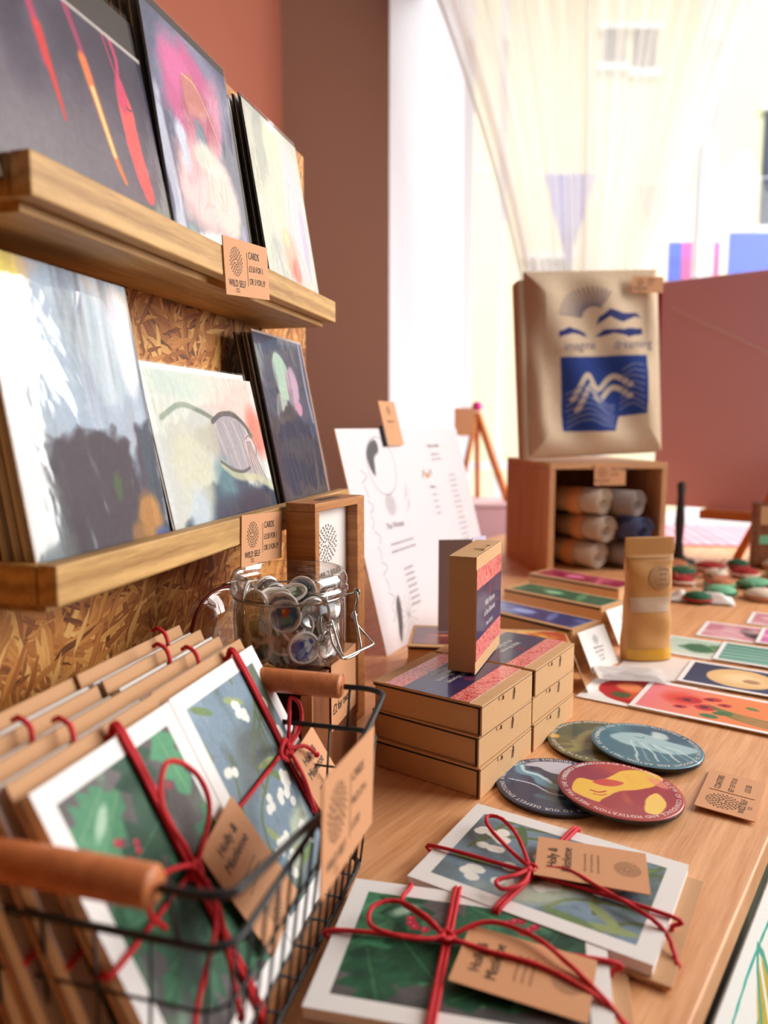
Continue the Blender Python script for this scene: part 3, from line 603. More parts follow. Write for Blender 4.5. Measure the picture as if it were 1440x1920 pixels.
for i, t_ in enumerate(['Pin badges', 'hand drawn in', 'small batches', 'one for £1', 'two for £2', 'please pop coins', 'in the slot above', 'thank you']): L.append((t_, cx, fh - .112 - i * .0095, .0048))
lettering(pn, L, z=-.0117)
part('coin_slot', MB().box((.028, fh, -.018), (.064, fh + .0004, -.010)), M_INK, fr, label='dark slot in the top rail')

# small crate carrying the jar
CM = frame(B(-.263, .476, 0), NN, DD)                       # x towards the shop, y away along the board
st = thing('jar_crate', 'small brown wooden crate standing open under the glass jar', 'crate', CM)
cw, cd, ch = .083, .106, .108
M_DKW = wood('dark_stained_wood', (92, 50, 24), (142, 84, 46), (60, 60, 5), .5)
part('side_panel', MB().box((0, 0, .0005), (.008, cd, ch - .0085)), M_DKW, st, bevel=.0005)
part('side_panel', MB().box((cw - .008, 0, .0005), (cw, cd, ch - .0085)), M_DKW, st, bevel=.0005)
part('top_panel', MB().box((0, 0, ch - .008), (cw, cd, ch)), M_DKW, st, bevel=.0005)
part('back_panel', MB().box((.0081, cd - .006, .0005), (cw - .0081, cd, ch - .0085)), M_DKW, st)
part('base_panel', MB().box((.0081, .001, .0005), (cw - .0081, cd - .0061, .006)), M_DKW, st)
part('front_edge', MB().box((cw - .0085, -.0015, .0005), (cw, -.0001, ch - .0085)), M_OAKV, st, label='pale edge of the side panel, window light put into its colour')  # paler wood colour stands in for window light on this edge

JC = Vector((-.0740, .567, ch + .0002)); JR = .0465
jm = frame(JC, az(122), az(32))                             # local +x: clasp side
jar = thing('glass_jar', 'open clip-top glass jar full of pin badges', 'jar', jm)
o_ = [(.0, 0), (.036, 0), (.0405, .0015), (.0425, .005), (.0432, .012), (.0436, .030), (.0436, .043), (.0432, .048), (.0418, .0515), (.0425, .0535), (.0452, .0545), (.0462, .0565), (.0458, .0585), (.0445, .0595), (.0442, .0605), (.0452, .0615), (.0455, .064), (.0450, .0665), (.0432, .0700), (.0422, .0712), (.041, .0712)]
i_ = [(.0400, .0700), (.0402, .062), (.0398, .052), (.0412, .046), (.0412, .010), (.0400, .0055), (.036, .0040), (0, .0038)]
part('glass_body', MB().lathe(o_ + i_, 72), M_GLASS, jar)
def wire(pts, r=.00085, k=6, closed=False, n=6): return MB().tube(cat(pts, n, closed), r, k, closed)
wr_ = MB()
wr_.tube([(.0434 * math.cos(a), .0434 * math.sin(a), .0525) for a in np.arange(64) * 2 * PI / 64], .0008, 6, True)
for s_ in (-1, 1):
    wr_.tube(cat([(.0405, .020 * s_, .0525), (.0455, .0205 * s_, .0535), (.0500, .0205 * s_, .0560), (.0505, .0205 * s_, .0545)], 5), .0010, 6)
    wr_.tube([(.0498 + .0022 * math.cos(a), .0205 * s_, .0555 + .0022 * math.sin(a)) for a in np.arange(12) * PI / 6], .0009, 6, True)
part('neck_wire', wr_, M_METAL, jar)
bl = MB()
for s_ in (-1, 1):
    bl.tube(cat([(.0505, .0195 * s_, .0560), (.0515, .0185 * s_, .050), (.0510, .0170 * s_, .043), (.0500, .0165 * s_, .0385)], 5), .0010, 6)
    bl.tube([(.0500 + .0020 * math.cos(a), .0165 * s_, .0375 + .0020 * math.sin(a)) for a in np.arange(12) * PI / 6], .0009, 6, True)
bl.tube(cat([(.0500, .0165, .0375), (.0520, .0170, .031), (.0560, .0195, .025), (.0625, .0205, .0185), (.0650, .0195, .0165), (.0650, 0, .0162), (.0650, -.0195, .0165), (.0625, -.0205, .0185), (.0560, -.0195, .025), (.0520, -.0170, .031), (.0500, -.0165, .0375)], 6), .0010, 6)
bl.tube(cat([(.0510, .0150, .042), (.0545, .0140, .030), (.0590, .0120, .015), (.0590, .006, .0115), (.0590, -.006, .0115), (.0590, -.0120, .015), (.0545, -.0140, .030), (.0510, -.0150, .042)], 6), .0010, 6)
part('wire_clasp', bl, M_METAL, jar)
LM = Matrix.Translation((-.067, 0, .0065)) @ Matrix.Rotation(math.radians(-97), 4, 'Y')
ld = part('lid', MB().lathe([(0, .004), (.030, .0045), (.036, .008), (.0425, .0085), (.0445, .006), (.0445, .002), (.0425, 0), (.037, -.001), (.035, .001), (0, .001)], 56), M_GLASS, jar, M=LM)
part('rubber_seal', MB().tube([(.0425 * math.cos(a), .0425 * math.sin(a), -.0014) for a in np.arange(56) * 2 * PI / 56], .0014, 6, True), M_RUBBER, ld)
part('hinge_wire', wire([(-.0440, .012, .052), (-.0500, .012, .056), (-.0615, .010, .054), (-.0615, -.010, .054), (-.0500, -.012, .056), (-.0440, -.012, .052)]), M_METAL, jar)

# badges
BR = .0125
def badge_face(k):
    a = Art(.025, .025, 64, (226, 226, 222), 90 + k)
    if k % 4 == 0: a.blob(.5, .5, .42, .42, (70, 110, 150), 0, .2, .3); a.blob(.42, .60, .22, .18, (120, 170, 160), 30, .3, .4); a.poly([(.3, .3), (.5, .5), (.7, .3), (.5, .2)], (230, 90, 30), .05, .2); a.blob(.55, .33, .06, .08, (250, 180, 60), 0, .4, .2)
    elif k % 4 == 1: a.blob(.45, .5, .40, .42, (60, 100, 84), 0, .2, .4); a.blob(.6, .5, .16, .3, (210, 226, 220), 20, .3, .4); a.blob(.38, .55, .10, .22, (150, 190, 170), -10, .3, .4)
    elif k % 4 == 2: a.blob(.5, .45, .40, .36, (60, 84, 160), 0, .2, .5); a.blob(.5, .62, .2, .12, (230, 232, 240), 0, .3, .5); a.blob(.6, .4, .1, .2, (120, 150, 210), 30, .3, .4)
    else: a.blob(.5, .5, .36, .42, (160, 150, 130), 0, .2, .3); a.blob(.5, .65, .16, .12, (92, 70, 60), 0, .3, .3); a.blob(.5, .38, .22, .2, (90, 110, 110), 0, .3, .4)
    return a
def make_badge(k):
    names = ['blue and orange round pin badge', 'green and white round pin badge', 'deep blue and white round pin badge', 'grey brown round pin badge']
    r = thing('pin_badge', names[k] + ' among the others in the glass jar', 'badge', (0, 0, 0), 'pin badges in the glass jar')
    link('printed_face', paint_disc('printed_face', badge_face(k), .0112, .0022, M_ARTG, (210, 210, 206), 18, 40), r)
    part('rim', MB().tube([(.0114 * math.cos(a), .0114 * math.sin(a), -.0008) for a in np.arange(32) * PI / 16], .0014, 6, True), M_WHITE, r)
    bk = MB().lathe([(.0118, -.0016), (.0118, -.0030), (.0100, -.0030), (.0094, -.0024), (0.0001, -.0024)], 32); part('metal_back', bk, M_METAL, r)
    part('pin', wire([(-.008, -.001, -.0034), (-.003, .0015, -.0044), (.004, .001, -.0044), (.008, -.001, -.0036)], .0004, 5, n=4), M_METAL, r)
    return r
bproto = [make_badge(k) for k in range(4)]; rn = random.Random(12); used = [False] * 4
nb_ = 0
for lay in range(5):
    nr_ = 8 if lay < 4 else 7
    for i in range(nr_ + 2):
        inner = i >= nr_
        a_ = (i + .5 * (lay % 2) + rn.uniform(-.25, .25)) * 2 * PI / nr_ if not inner else rn.uniform(0, 2 * PI)
        rad = .0345 + rn.uniform(-.002, .002) if not inner else .015
        z = .0175 + lay * .0082 + rn.uniform(-.002, .002)
        if lay == 4: z -= .002
        outd = Vector((math.cos(a_), math.sin(a_), rn.uniform(-.1, .25))).normalized()
        if inner: outd = Vector((rn.uniform(-.5, .5), rn.uniform(-.5, .5), 1)).normalized()
        if rn.random() < .24: outd = -outd
        t1 = outd.orthogonal(); M = jm @ (frame((rad * math.cos(a_), rad * math.sin(a_), z), t1, outd.cross(t1)) @ Matrix.Rotation(rn.uniform(0, 6.28), 4, 'Z'))
        k = rn.randrange(4)
        if not used[k]: bproto[k].matrix_world = M; used[k] = True
        else: dup(bproto[k], M)
# handwritten price slip under the jar
M = frame(B(-.1785, .512, .058), DD, UP)
sl = thing('handwritten_slip', 'kraft slip with handwritten badge prices tucked under the jar', 'price card', M)
sm = MB().box((0, 0, -.0006), (.062, .0525, 0)); sm.box((0, .0512, -.030), (.062, .0519, -.0001)); part('card', sm, M_TAG, sl)
lettering(sl, [('£1 each', .004, .030, .011, 0, .8, 'L'), ('£2 for two', .004, .012, .011, 0, .8, 'L')], z=.0003)

# ================================================================ KRAFT CARD BOXES
def label_art(seed=0):
    a = Art(.080, .098, 260, (240, 150, 140), seed); n1 = a.noise(26, None, 1); n2 = a.noise(30, None, 1)
    a.mix(np.clip((.10 - np.abs(n1 - .5)) * 16, 0, 1) * 1.0, (206, 52, 56)); a.mix(np.clip((.06 - np.abs(n2 - .5)) * 18, 0, 1), (206, 52, 56), .8)
    a.mix(np.clip((a.U - .22) * 200, 0, 1) * np.clip((.78 - a.U) * 200, 0, 1), (46, 42, 88)); return a
LAB = art_slab('printed_wrap', label_art(3), .0004, M_ARTG)
bw, bdp, bh = .103, .0985, .0250
def card_box(M, lb, group=None, wrap=True, text=True):
    """x to the right, y away, z up; closing flap on the +x side"""
    r = thing('card_box', lb, 'box', M, group)
    part('tray', MB().box((.0012, .0022, .0003), (bw - .0016, bdp - .0022, bh - .0017)), M_KRAFT2, r)
    part('lid', MB().box((0, 0, bh - .0016), (bw, bdp, bh)), M_KRAFT2, r, bevel=.0004)
    fl = MB().box((bw - .0015, .0002, .0003), (bw, bdp - .0002, bh - .0022)); fl.box((bw - .0014, .03, bh - .0050), (bw + .0006, .062, bh - .0022)); part('front_flap', fl, M_KRAFT2, r, bevel=.0003)
    dk = MB()
    for y in (.036, .058): dk.prism([(y - .001, bh - .0024), (y + .0018, bh - .0024), (y + .0024, bh - .0060), (y + .0006, bh - (.0125 if y > .05 else .0055)), (y - .0006, bh - (.0122 if y > .05 else .0050)), (y + .0006, bh - .0060)], bw + .0006, bw + .0009, Matrix(((0, 0, 1, 0), (1, 0, 0, 0), (0, 1, 0, 0), (0, 0, 0, 1))))
    part('tuck_slit', dk, M_KDARK, r)
    ed = MB(); ed.box((.0005, .0006, bh - .0034), (bw - .0002, .0021, bh - .0017)); ed.box((bw - .0036, .0006, .001), (bw - .0016, .0021, bh - .0018)); ed.box((bw - .0016, .001, bh - .0023), (bw - .0003, bdp - .001, bh - .0016)); part('lid_gap_shade', ed, M_DARK, r)  # near-black strips put in as the shade of the gaps round the lid
    if wrap:
        wp = link('printed_wrap', LAB, r, M=Matrix.Translation((.012, 0.0003, bh + .0005)))
        if text:
            lettering(wp, [('Wild Women', 0, .004, .0080), ('of the Elements', 0, -.005, .0080), ('Box of Cards', 0, -.015, .0055)], M_WINK, M=Matrix.Translation((.038, .049, .0)) @ Matrix.Rotation(-PI / 2, 4, 'Z'))
            emblem(wp, .055, .049, .0055, M_RINK)
    return r
A0 = Vector((.0751, .5479, 0)); AX = az(124.6); AY = az(34.6)
def bm(dx, dy, lv, rot=0): return frame(A0 - AX * bw + AX * dx + AY * dy + UP * (lv * (bh + .0003) + .0002), AX, AY) @ Matrix.Rotation(math.radians(rot), 4, 'Z')
for col, (yo, nm) in enumerate([(0, 'left stack nearest the basket'), (.1035, 'right stack behind the front one')]):
    for lv, (pos, dx, dy, rt) in enumerate([('bottom', 0, 0, 0), ('middle', -.002, .002, -.8), ('top', 0, 0, .5)]):
        if col == 1: nm2 = 'kraft card box, %s of the rear of the two front stacks' % pos
        else: nm2 = 'kraft card box, %s of the front stack beside the coasters' % pos
        card_box(bm(dx, yo + dy, lv, rt), nm2, 'kraft card boxes in two stacks', wrap=lv == 2)
# the one standing on its edge on top
SX = az(21)                                                 # local: x = up, y = along the face, z = face normal
zt = 3 * (bh + .0003) + .0010
M = frame(Vector((.0790, .6175, zt + .0002)), UP, SX) ; M = frame(Vector((.0790, .6175, zt + .0002)) , UP, SX)
sb = card_box(M, 'kraft card box standing upright on top of the two stacks')
if (sb.matrix_world.to_3x3() @ Vector((0, 0, 1))).dot(az(107)) < 0:
    # face must look to the right
    sb.matrix_world = frame(Vector((.0790, .6175, zt + .0002)) + SX * bdp, UP, -SX)
sb.matrix_world = Matrix.Translation(-az(107) * bh) @ sb.matrix_world

# boxes further back
def long_box(M, L, Wd, H, lb, col, streak, seed, group):
    r = thing('card_box', lb, 'box', M, group)
    part('tray', MB().box((.001, .001, .0002), (L - .001, Wd - .001, H - .0015)), M_KRAFT2, r); part('lid', MB().box((0, 0, H - .0014), (L, Wd, H)), M_KRAFT2, r, bevel=.0004)
    part('lid_gap_shade', MB().box((.002, -.0002, H - .004), (L - .004, .0008, H - .0016)), M_DARK, r)  # dark strip stands for the shaded gap below the lid
    if col:
        a = Art(L * .92, Wd * .8, 120, col, seed); a.streaks(streak, 4, 3, .5, 4, .9); a.blob(.4, .5, .1, .06, tuple(min(255, c + 60) for c in streak), 0, .6, .4); a.blob(.7, .5, .04, .15, streak, 20, .5, .3)
        link('printed_wrap', art_slab('printed_wrap', a, .0004, M_ARTG), r, M=Matrix.Translation((L * .05, Wd * .1, H + .0005)))
    return r
G2 = 'kraft boxes behind the front stacks'
X2, Y2 = az(97), az(7)
def m2(x, y, z): return frame((x, y, z), X2, Y2)
long_box(m2(.024, .812, .0002), .096, .092, .022, 'lower kraft box of the maroon-topped pair by the white info board', None, None, 0, G2)
long_box(m2(.026, .814, .0224), .093, .090, .021, 'kraft box with maroon wrap on top of its pair by the white info board', (104, 40, 56), (170, 90, 60), 11, G2)
long_box(m2(.126, .802, .0002), .086, .084, .022, 'lower kraft box of the orange-topped pair behind the rear front stack', None, None, 0, G2)
long_box(m2(.127, .804, .0224), .084, .082, .021, 'kraft box with orange wrap on top, behind the rear front stack', (206, 84, 44), (250, 196, 80), 12, G2)
X3 = az(137); Y3 = az(47)
def row(end, L, Wd, colr, st_, seed, nm):
    o = Vector(end) - X3 * L
    long_box(frame(o + UP * .0002, X3, Y3), L, Wd, .0245, 'lower kraft box of the %s-topped row in front of the wooden crate' % nm, None, None, 0, G2)
    long_box(frame(o + UP * .0250, X3, Y3), L, Wd, .0235, 'kraft box with %s wrap on top of its row before the wooden crate' % nm, colr, st_, seed, G2)
row((.226, .862, 0), .165, .062, (58, 66, 130), (110, 130, 200), 21, 'blue')
row((.292, .970, 0), .165, .062, (40, 104, 76), (96, 156, 110), 22, 'green')
row((.352, 1.085, 0), .165, .062, (160, 34, 76), (216, 90, 130), 23, 'magenta')
def tent(o, ax, w, hgt, lb, lines, out=.022):
    ax = az(ax); n = Vector((ax.y, -ax.x, 0))
    up = (UP * hgt - n * out); M = frame(o, ax, up); L = up.length
    r = thing('info_card', lb, 'card', M, 'white info cards leaning on the kraft boxes')
    part('card', MB().box((0, 0, -.0008), (w, L, 0)), M_WHITE, r); emblem(r, w / 2, L * .72, w * .10)
    lettering(r, [(t_, w * .5, L * (.5 - .1 * i), .0045) for i, t_ in enumerate(lines)], M_INKG)
    return r
tent((.2465, .8435, .0004), 46, .060, .045, 'white folded info card leaning at the end of the blue box', ['Wild Women', 'of the Water', 'card set', '£12.00'])
tent((.3125, .9515, .0004), 46, .060, .045, 'white folded info card leaning at the end of the green box', ['Wild Women', 'of the Earth', 'card set', '£12.00'])
tent((.2235, .778, .0004), 7, .050, .036, 'white info card leaning beside the orange-topped box', ['Wild Women', 'of the Fire', '£12.00'], out=.014)

# ================================================================ COASTERS
def coaster(M, lb, art, words, edge=(44, 38, 38)):
    R = .0475; r = thing('coaster', lb, 'coaster', M, 'round art coasters on the table')
    link('printed_top', paint_disc('printed_top', art, R, .0016, M_ARTC, edge), r, M=Matrix.Translation((0, 0, .0038)))
    part('cork_base', MB().lathe([(0.0001, 0), (R * .985, 0), (R * .99, .0008), (R * .99, .0021)], 64).disc(R * .985, .00005, 64, up=False), M_DARK, r)
    mb = MB(); ring_text(mb, words, R * .865, math.radians(160), .0052, 0); part('lettering', mb, M_WINK, r, M=Matrix.Translation((0, 0, .00415)))
    return r
fire = Art(.095, .095, 380, (170, 56, 62), 31); fire.blob(.5, .5, .5, .5, (196, 78, 66), 0, .3, .3, .6); fire.blob(.25, .6, .3, .35, (150, 44, 66), 0, .5, .4)
fire.poly([(.09, .43), (.13, .57), (.21, .66), (.32, .62), (.42, .66), (.52, .74), (.64, .83), (.80, .84), (.92, .74), (.88, .60), (.74, .52), (.60, .48), (.48, .45), (.38, .38), (.28, .26), (.17, .32)], (240, 192, 70), .01, .01, 1, True)
fire.poly([(.26, .24), (.36, .36), (.50, .44), (.66, .49), (.80, .56), (.90, .66), (.96, .55), (.93, .36), (.80, .20), (.62, .09), (.42, .09)], (160, 38, 56), .012, .02, 1, True)
fire.poly([(.58, .14), (.66, .34), (.78, .44), (.80, .30), (.74, .18), (.66, .10)], (244, 206, 100), .01, .01, 1, True); fire.poly([(.30, .60), (.42, .66), (.56, .60), (.46, .53), (.36, .54)], (206, 70, 56), .01, .01, 1, True)
fire.line([(.24, .45), (.30, .42), (.36, .44)], .010, (190, 60, 50)); fire.line([(.25, .39), (.30, .37), (.35, .39)], .007, (206, 80, 50)); fire.blob(.86, .62, .05, .1, (236, 150, 120), 30, .4, .3, .8); fire.streaks((240, 160, 80), 8, 3, .6, 4, .3)
sea = Art(.095, .095, 380, (44, 58, 92), 32); sea.streaks((70, 96, 130), 5, 5, .5, 4, .7); sea.poly([(.30, .86), (.44, .92), (.70, .88), (.86, .70), (.80, .50), (.66, .62), (.50, .70), (.42, .80)], (196, 200, 218), .012, .02, 1, True)
sea.line([(.26, .88), (.24, .74), (.36, .66), (.40, .52), (.52, .44), (.62, .50), (.74, .44)], .05, (96, 156, 184), .5, 1, warp=.05); sea.line([(.28, .84), (.28, .74), (.40, .64), (.46, .52)], .018, (190, 224, 234), .5, 1, warp=.05); sea.line([(.12, .6), (.3, .5), (.42, .34), (.6, .26), (.72, .14)], .008, (196, 214, 230), .6); sea.line([(.3, .3), (.5, .2), (.8, .24)], .03, (70, 120, 140), .8, .7)
airc = Art(.095, .095, 380, (66, 116, 134), 33); airc.streaks((96, 150, 162), 3, 6, .45, 3, .8); airc.blob(.8, .75, .3, .2, (50, 92, 116), 0, .5, .4, .8)
airc.poly([(.20, .66), (.32, .74), (.50, .76), (.62, .70), (.70, .74), (.70, .62), (.84, .50), (.95, .40), (.80, .30), (.62, .30), (.44, .40), (.28, .50)], (170, 206, 212), .03, .02, .95, True)
for i in range(7): airc.line([(.36 + .05 * i, .56 - .02 * i), (.34 + .07 * i, .36), (.30 + .09 * i, .14)], .010, [(206, 230, 232), (120, 170, 184)][i % 2], .8, .8, warp=.04)
airc.line([(.44, .66), (.50, .64), (.53, .66)], .006, (60, 110, 130)); airc.poly([(.62, .66), (.66, .80), (.76, .74), (.74, .62)], (206, 226, 224), .03, .02, .9, True)
ear = Art(.095, .095, 380, (92, 92, 66), 34); ear.streaks((140, 138, 86), 3, 8, .45, 4, .9); ear.blob(.2, .8, .2, .2, (70, 84, 70), 0, .5, .4); ear.blob(.08, .62, .05, .05, (222, 170, 60), 0, .2, .1); ear.line([(.2, .3), (.35, .6), (.6, .8)], .05, (170, 160, 100), .8, .7, warp=.1)
c1_, c2_ = Vector((.1385, .5660, .0003)), Vector((.1845, .5490, .0052))
Rt = lambda ax, deg: Matrix.Rotation(math.radians(deg), 4, ax)
coaster(flat(c1_, 90), 'navy coaster with pale blue wave figure, under the red and yellow one', sea, 'MEET WATER. SHE EMBODIES LOVE, INTUITION AND FLOW. A GUIDE TO OUR DEEPEST EMOTIONS AND NURTURE')
cA_ = frame(c2_, Vector((math.cos(math.radians(4)), 0, -math.sin(math.radians(2.6)))), Vector((0, 1, 0)))
coaster(cA_, 'red and yellow coaster with a sleeping face, lying over the navy one', fire, 'AGENCY AND COURAGE RADIATING A GLOW OF CONFIDENCE AND MOTIVATION. MEET FIRE. SHE EMBODIES ENERGY')
c3_, c4_ = Vector((.1985, .6480, .0003)), Vector((.2340, .6300, .0052))
coaster(flat(c3_, 90), 'olive green coaster half under the teal one', ear, 'MEET EARTH. SHE EMBODIES CALM, PHYSICALITY AND GROUNDED STRENGTH. A PATH THROUGH NATURE AND REST')
coaster(frame(c4_, Vector((math.cos(math.radians(3)), 0, -math.sin(math.radians(2.6)))), Vector((0, 1, 0))), 'teal coaster with an upturned pale face, lying over the olive one', airc, 'SPIRITED AND DYNAMISM, ALLOWING A PERSPECTIVE OF THOUGHT AND ACTION. MEET AIR. SHE EMBODIES')
# coaster price card, lying, slightly curled up
pc = frame((.2362, .5335, .0040), Vector((.2682, .5130, .0030)) - Vector((.2362, .5335, .0040)), Vector((.3105, .5770, .0012)) - Vector((.2682, .5130, .0030)))
pcM = pc
r = thing('price_card', 'kraft price card reading COASTERS lying near the table edge', 'price card', pcM)
W_, H_ = .042, .074
part('card', MB().box((0, 0, -.0008), (W_, H_, 0)), M_TAG, r)
emblem(r, W_ * .42, H_ * .25, .0125)
lettering(r, [('WILD SELF', W_ * .80, H_ * .26, .0062, PI / 2), ('CO.', W_ * .90, H_ * .26, .004, PI / 2), ('COASTERS', W_ * .30, H_ * .72, .0066, PI / 2), ('SET OF FOUR', W_ * .53, H_ * .72, .0055, PI / 2), ('£12.00', W_ * .80, H_ * .72, .0062, PI / 2)])
part('divider_line', MB().box((W_ * .12, H_ * .485, .0001), (W_ * .9, H_ * .49, .0003)), M_KDARK, r)

# ================================================================ CARD PACKS TIED WITH RED CORD
def leaf(a, cx, cy, L, wd, ang, col, mid=None, spk=4, seed=0):
    rr = np.random.default_rng(seed); pts = []
    ca, sa = math.cos(math.radians(ang)), math.sin(math.radians(ang))
    for sd in (1, -1):
        seq = range(spk * 2 + 1) if sd == 1 else range(spk * 2, -1, -1)
        for i in seq:
            t_ = i / (spk * 2); e_ = wd * math.sin(PI * min(.999, t_ * .96 + .02)) ** .7 * (1.25 if i % 2 else .60) * sd
            x = (t_ - .5) * L; pts.append((cx + x * ca - e_ * sa, cy + (x * sa + e_ * ca) / a.asp))
    a.poly(pts, col, .010)
    if mid: a.line([(cx - .45 * L * ca, cy - .45 * L * sa / a.asp), (cx + .45 * L * ca, cy + .45 * L * sa / a.asp)], .006, mid, .9, .8)
def holly(w, h, px, seed):
    a = Art(w, h, px, (92, 88, 88), seed); a.streaks((60, 62, 62), 3, 3, .5, 3, .8); a.streaks((122, 112, 116), 2, 3, .55, 4, .6); r_ = np.random.default_rng(seed)
    for i in range(17):
        g = r_.random(); cx, cy = r_.uniform(.05, .95), r_.uniform(.05, .95)
        col = (24 + 52 * g, 74 + 78 * g, 50 + 58 * g)
        leaf(a, cx, cy, r_.uniform(.34, .55), r_.uniform(.11, .17), r_.uniform(0, 360), col, (60 + 60 * g, 120 + 50 * g, 84 + 40 * g), seed=i)
    a.streaks((120, 176, 136), 6, 6, .66, 5, .55); a.streaks((12, 34, 26), 5, 5, .6, 4, .6); a.blob(.2, .86, .08, .03, (206, 226, 206), 40, .8, .5, .7)
    for cx, cy in [(.30, .72), (.72, .84)]:
        for i in range(6): x, y = cx + r_.uniform(-.07, .07), cy + r_.uniform(-.07, .07); a.blob(x, y, .022, .022, (176, 26, 54), 0, .2, .0); a.blob(x - .006, y + .008, .006, .006, (236, 120, 140), 0, .5, 0)
    return a.grain(8)
def mistle(w, h, px, seed):
    a = Art(w, h, px, (120, 144, 162), seed); a.streaks((88, 96, 92), 2, 3, .5, 4, .8); a.streaks((166, 192, 222), 2, 2, .55, 4, .9); a.streaks((70, 84, 72), 5, 3, .6, 5, .6); r_ = np.random.default_rng(seed)
    for i in range(10): x, y = r_.random(), r_.random(); an = r_.uniform(-.5, .5); a.line([(x, y), (x + .2 * math.cos(an + 1.2), y + .25 * math.sin(an + 1.2)), (x + .5 * math.cos(an + .8), y + .6 * math.sin(an + .8))], .012, (98, 112, 62), .7, .9)
    for i in range(12): x, y = r_.random(), r_.random(); a.blob(x, y, .12, .028, [(110, 136, 84), (150, 166, 110), (84, 110, 76)][i % 3], r_.uniform(0, 360), .3, .05)
    a.blob(.5, .2, .24, .10, (206, 214, 176), 30, .6, .5, .7)
    for i in range(15):
        x, y = r_.uniform(.08, .92), r_.uniform(.08, .92)
        for k in range(3): a.blob(x + r_.uniform(-.05, .05), y + r_.uniform(-.045, .045), .036, .034, (236, 238, 230), 0, .25, .0)
    return a.grain(8)
def in_border(img, w, h, px, bd=.011):
    a = Art(w, h, px, (240, 238, 236)); return a.paste(img, bd / w, bd / h, 1 - bd / w, 1 - bd / h)
PW, PH = .148, .105
HOL = art_slab('top_card', in_border(holly(PW, PH, 300, 71), PW, PH, 380), .0012, M_ART, (236, 232, 226))
MIS = art_slab('top_card', in_border(mistle(PW, PH, 300, 72), PW, PH, 380), .0012, M_ART, (236, 232, 226))
HOLP = art_slab('top_card', in_border(holly(PH, PW, 240, 73), PH, PW, 300, .010), .0012, M_ART, (236, 232, 226))
MISP = art_slab('top_card', in_border(mistle(PH, PW, 240, 74), PH, PW, 300, .010), .0012, M_ART, (236, 232, 226))
CR = .0013                                                  # cord radius
def cord(pts, r=CR, n=7): return MB().tube(cat(pts, n), r, 9, twist=2200)
def tie(root, w, h, zt, zb, cx, cy, tails, loops, skew=0):
    """cord round the pack both ways, knot, loops and tails"""
    e_ = .0012; g = zt + CR * .9
    mb = MB()
    for q in (0, .0026):
        mb.tube(cat([(cx + q - skew, -e_, zb), (cx + q - skew, -e_ - .0003, (zt + zb) / 2), (cx + q - skew, -.0002, g), (cx + q, cy, g + .0006), (cx + q + skew, h + .0002, g), (cx + q + skew, h + e_, (zt + zb) / 2), (cx + q + skew, h + e_, zb)], 5), CR, 8, twist=2200)
    part('cord', mb, M_STRING, root)
    mb = MB().tube(cat([(-e_, cy - .004, zb), (-e_ - .0003, cy - .004, (zt + zb) / 2), (-.0002, cy - .004, g), (cx, cy, g + .0008), (w + .0002, cy + .004, g), (w + e_, cy + .004, (zt + zb) / 2), (w + e_, cy + .004, zb)], 5), CR, 8, twist=2200)
    part('cord', mb, M_STRING, root)
    bw_ = MB()
    for l in loops: bw_.tube(cat(l, 8, False), CR, 8, twist=2200)
    for l in tails: bw_.tube(cat(l, 8, False), CR, 8, twist=2200)
    bw_.tube(cat([(cx - .004, cy - .003, g + .002), (cx, cy + .003, g + .0045), (cx + .005, cy, g + .003), (cx, cy - .004, g + .0045), (cx - .003, cy, g + .002)], 6), CR * 1.1, 8)
    for l in tails:
        p = l[-1]; bw_.add(*knot(p), smooth=True)
    part('bow', bw_, M_STRING, root)
def knot(p, r=.0022):
    v = []; f = []; k = 8
    for i in range(5):
        for j in range(k): a_ = PI * i / 4; b_ = 2 * PI * j / k; v.append((p[0] + r * math.sin(a_) * math.cos(b_), p[1] + r * math.sin(a_) * math.sin(b_), p[2] + r * math.cos(a_)))
    f = [(i * k + j, (i + 1) * k + j, (i + 1) * k + (j + 1) % k, i * k + (j + 1) % k) for i in range(4) for j in range(k)]; return v, f
def gift_tag(root, M, words=True):
    w, h = .068, .044
    t_ = MB().prism([(0, 0), (w, 0), (w, h), (0, h)], -.0005, 0); tg = part('gift_tag', t_, M_TAG, root, M=M)
    if words:
        lettering(tg, [('Holly &', .013, h / 2, .0085, PI / 2), ('Mistletoe', .022, h / 2, .0085, PI / 2)] + [('pack of six assorted cards', .031 + .0040 * i, h / 2, .0022, PI / 2) for i in range(3)])
        emblem(tg, .056, h * .5, .0080)
    return tg
def pack(M, lb, img, w, h, landscape=True, group=None, cards=4, env=(.007, .005), slim=False, dressed=True):
    r = thing('card_pack', lb, 'card pack', M, group)
    ex, ey = env; T = .0
    mb = MB()
    for i in range(2): mb.box((-.0015 + i * .001, -.002, -.0084 - .0014 * i), (w + ex - i * .001, h + ey, -.0071 - .0014 * i))
    part('envelope', mb, M_KRAFT, r, bevel=.0003)
    mb = MB().box((.0004, .0004, -.0069), (w - .0004, h - .0002, -.0013))
    part('card', mb, M_WHITE, r)
    link('top_card', img, r); return r
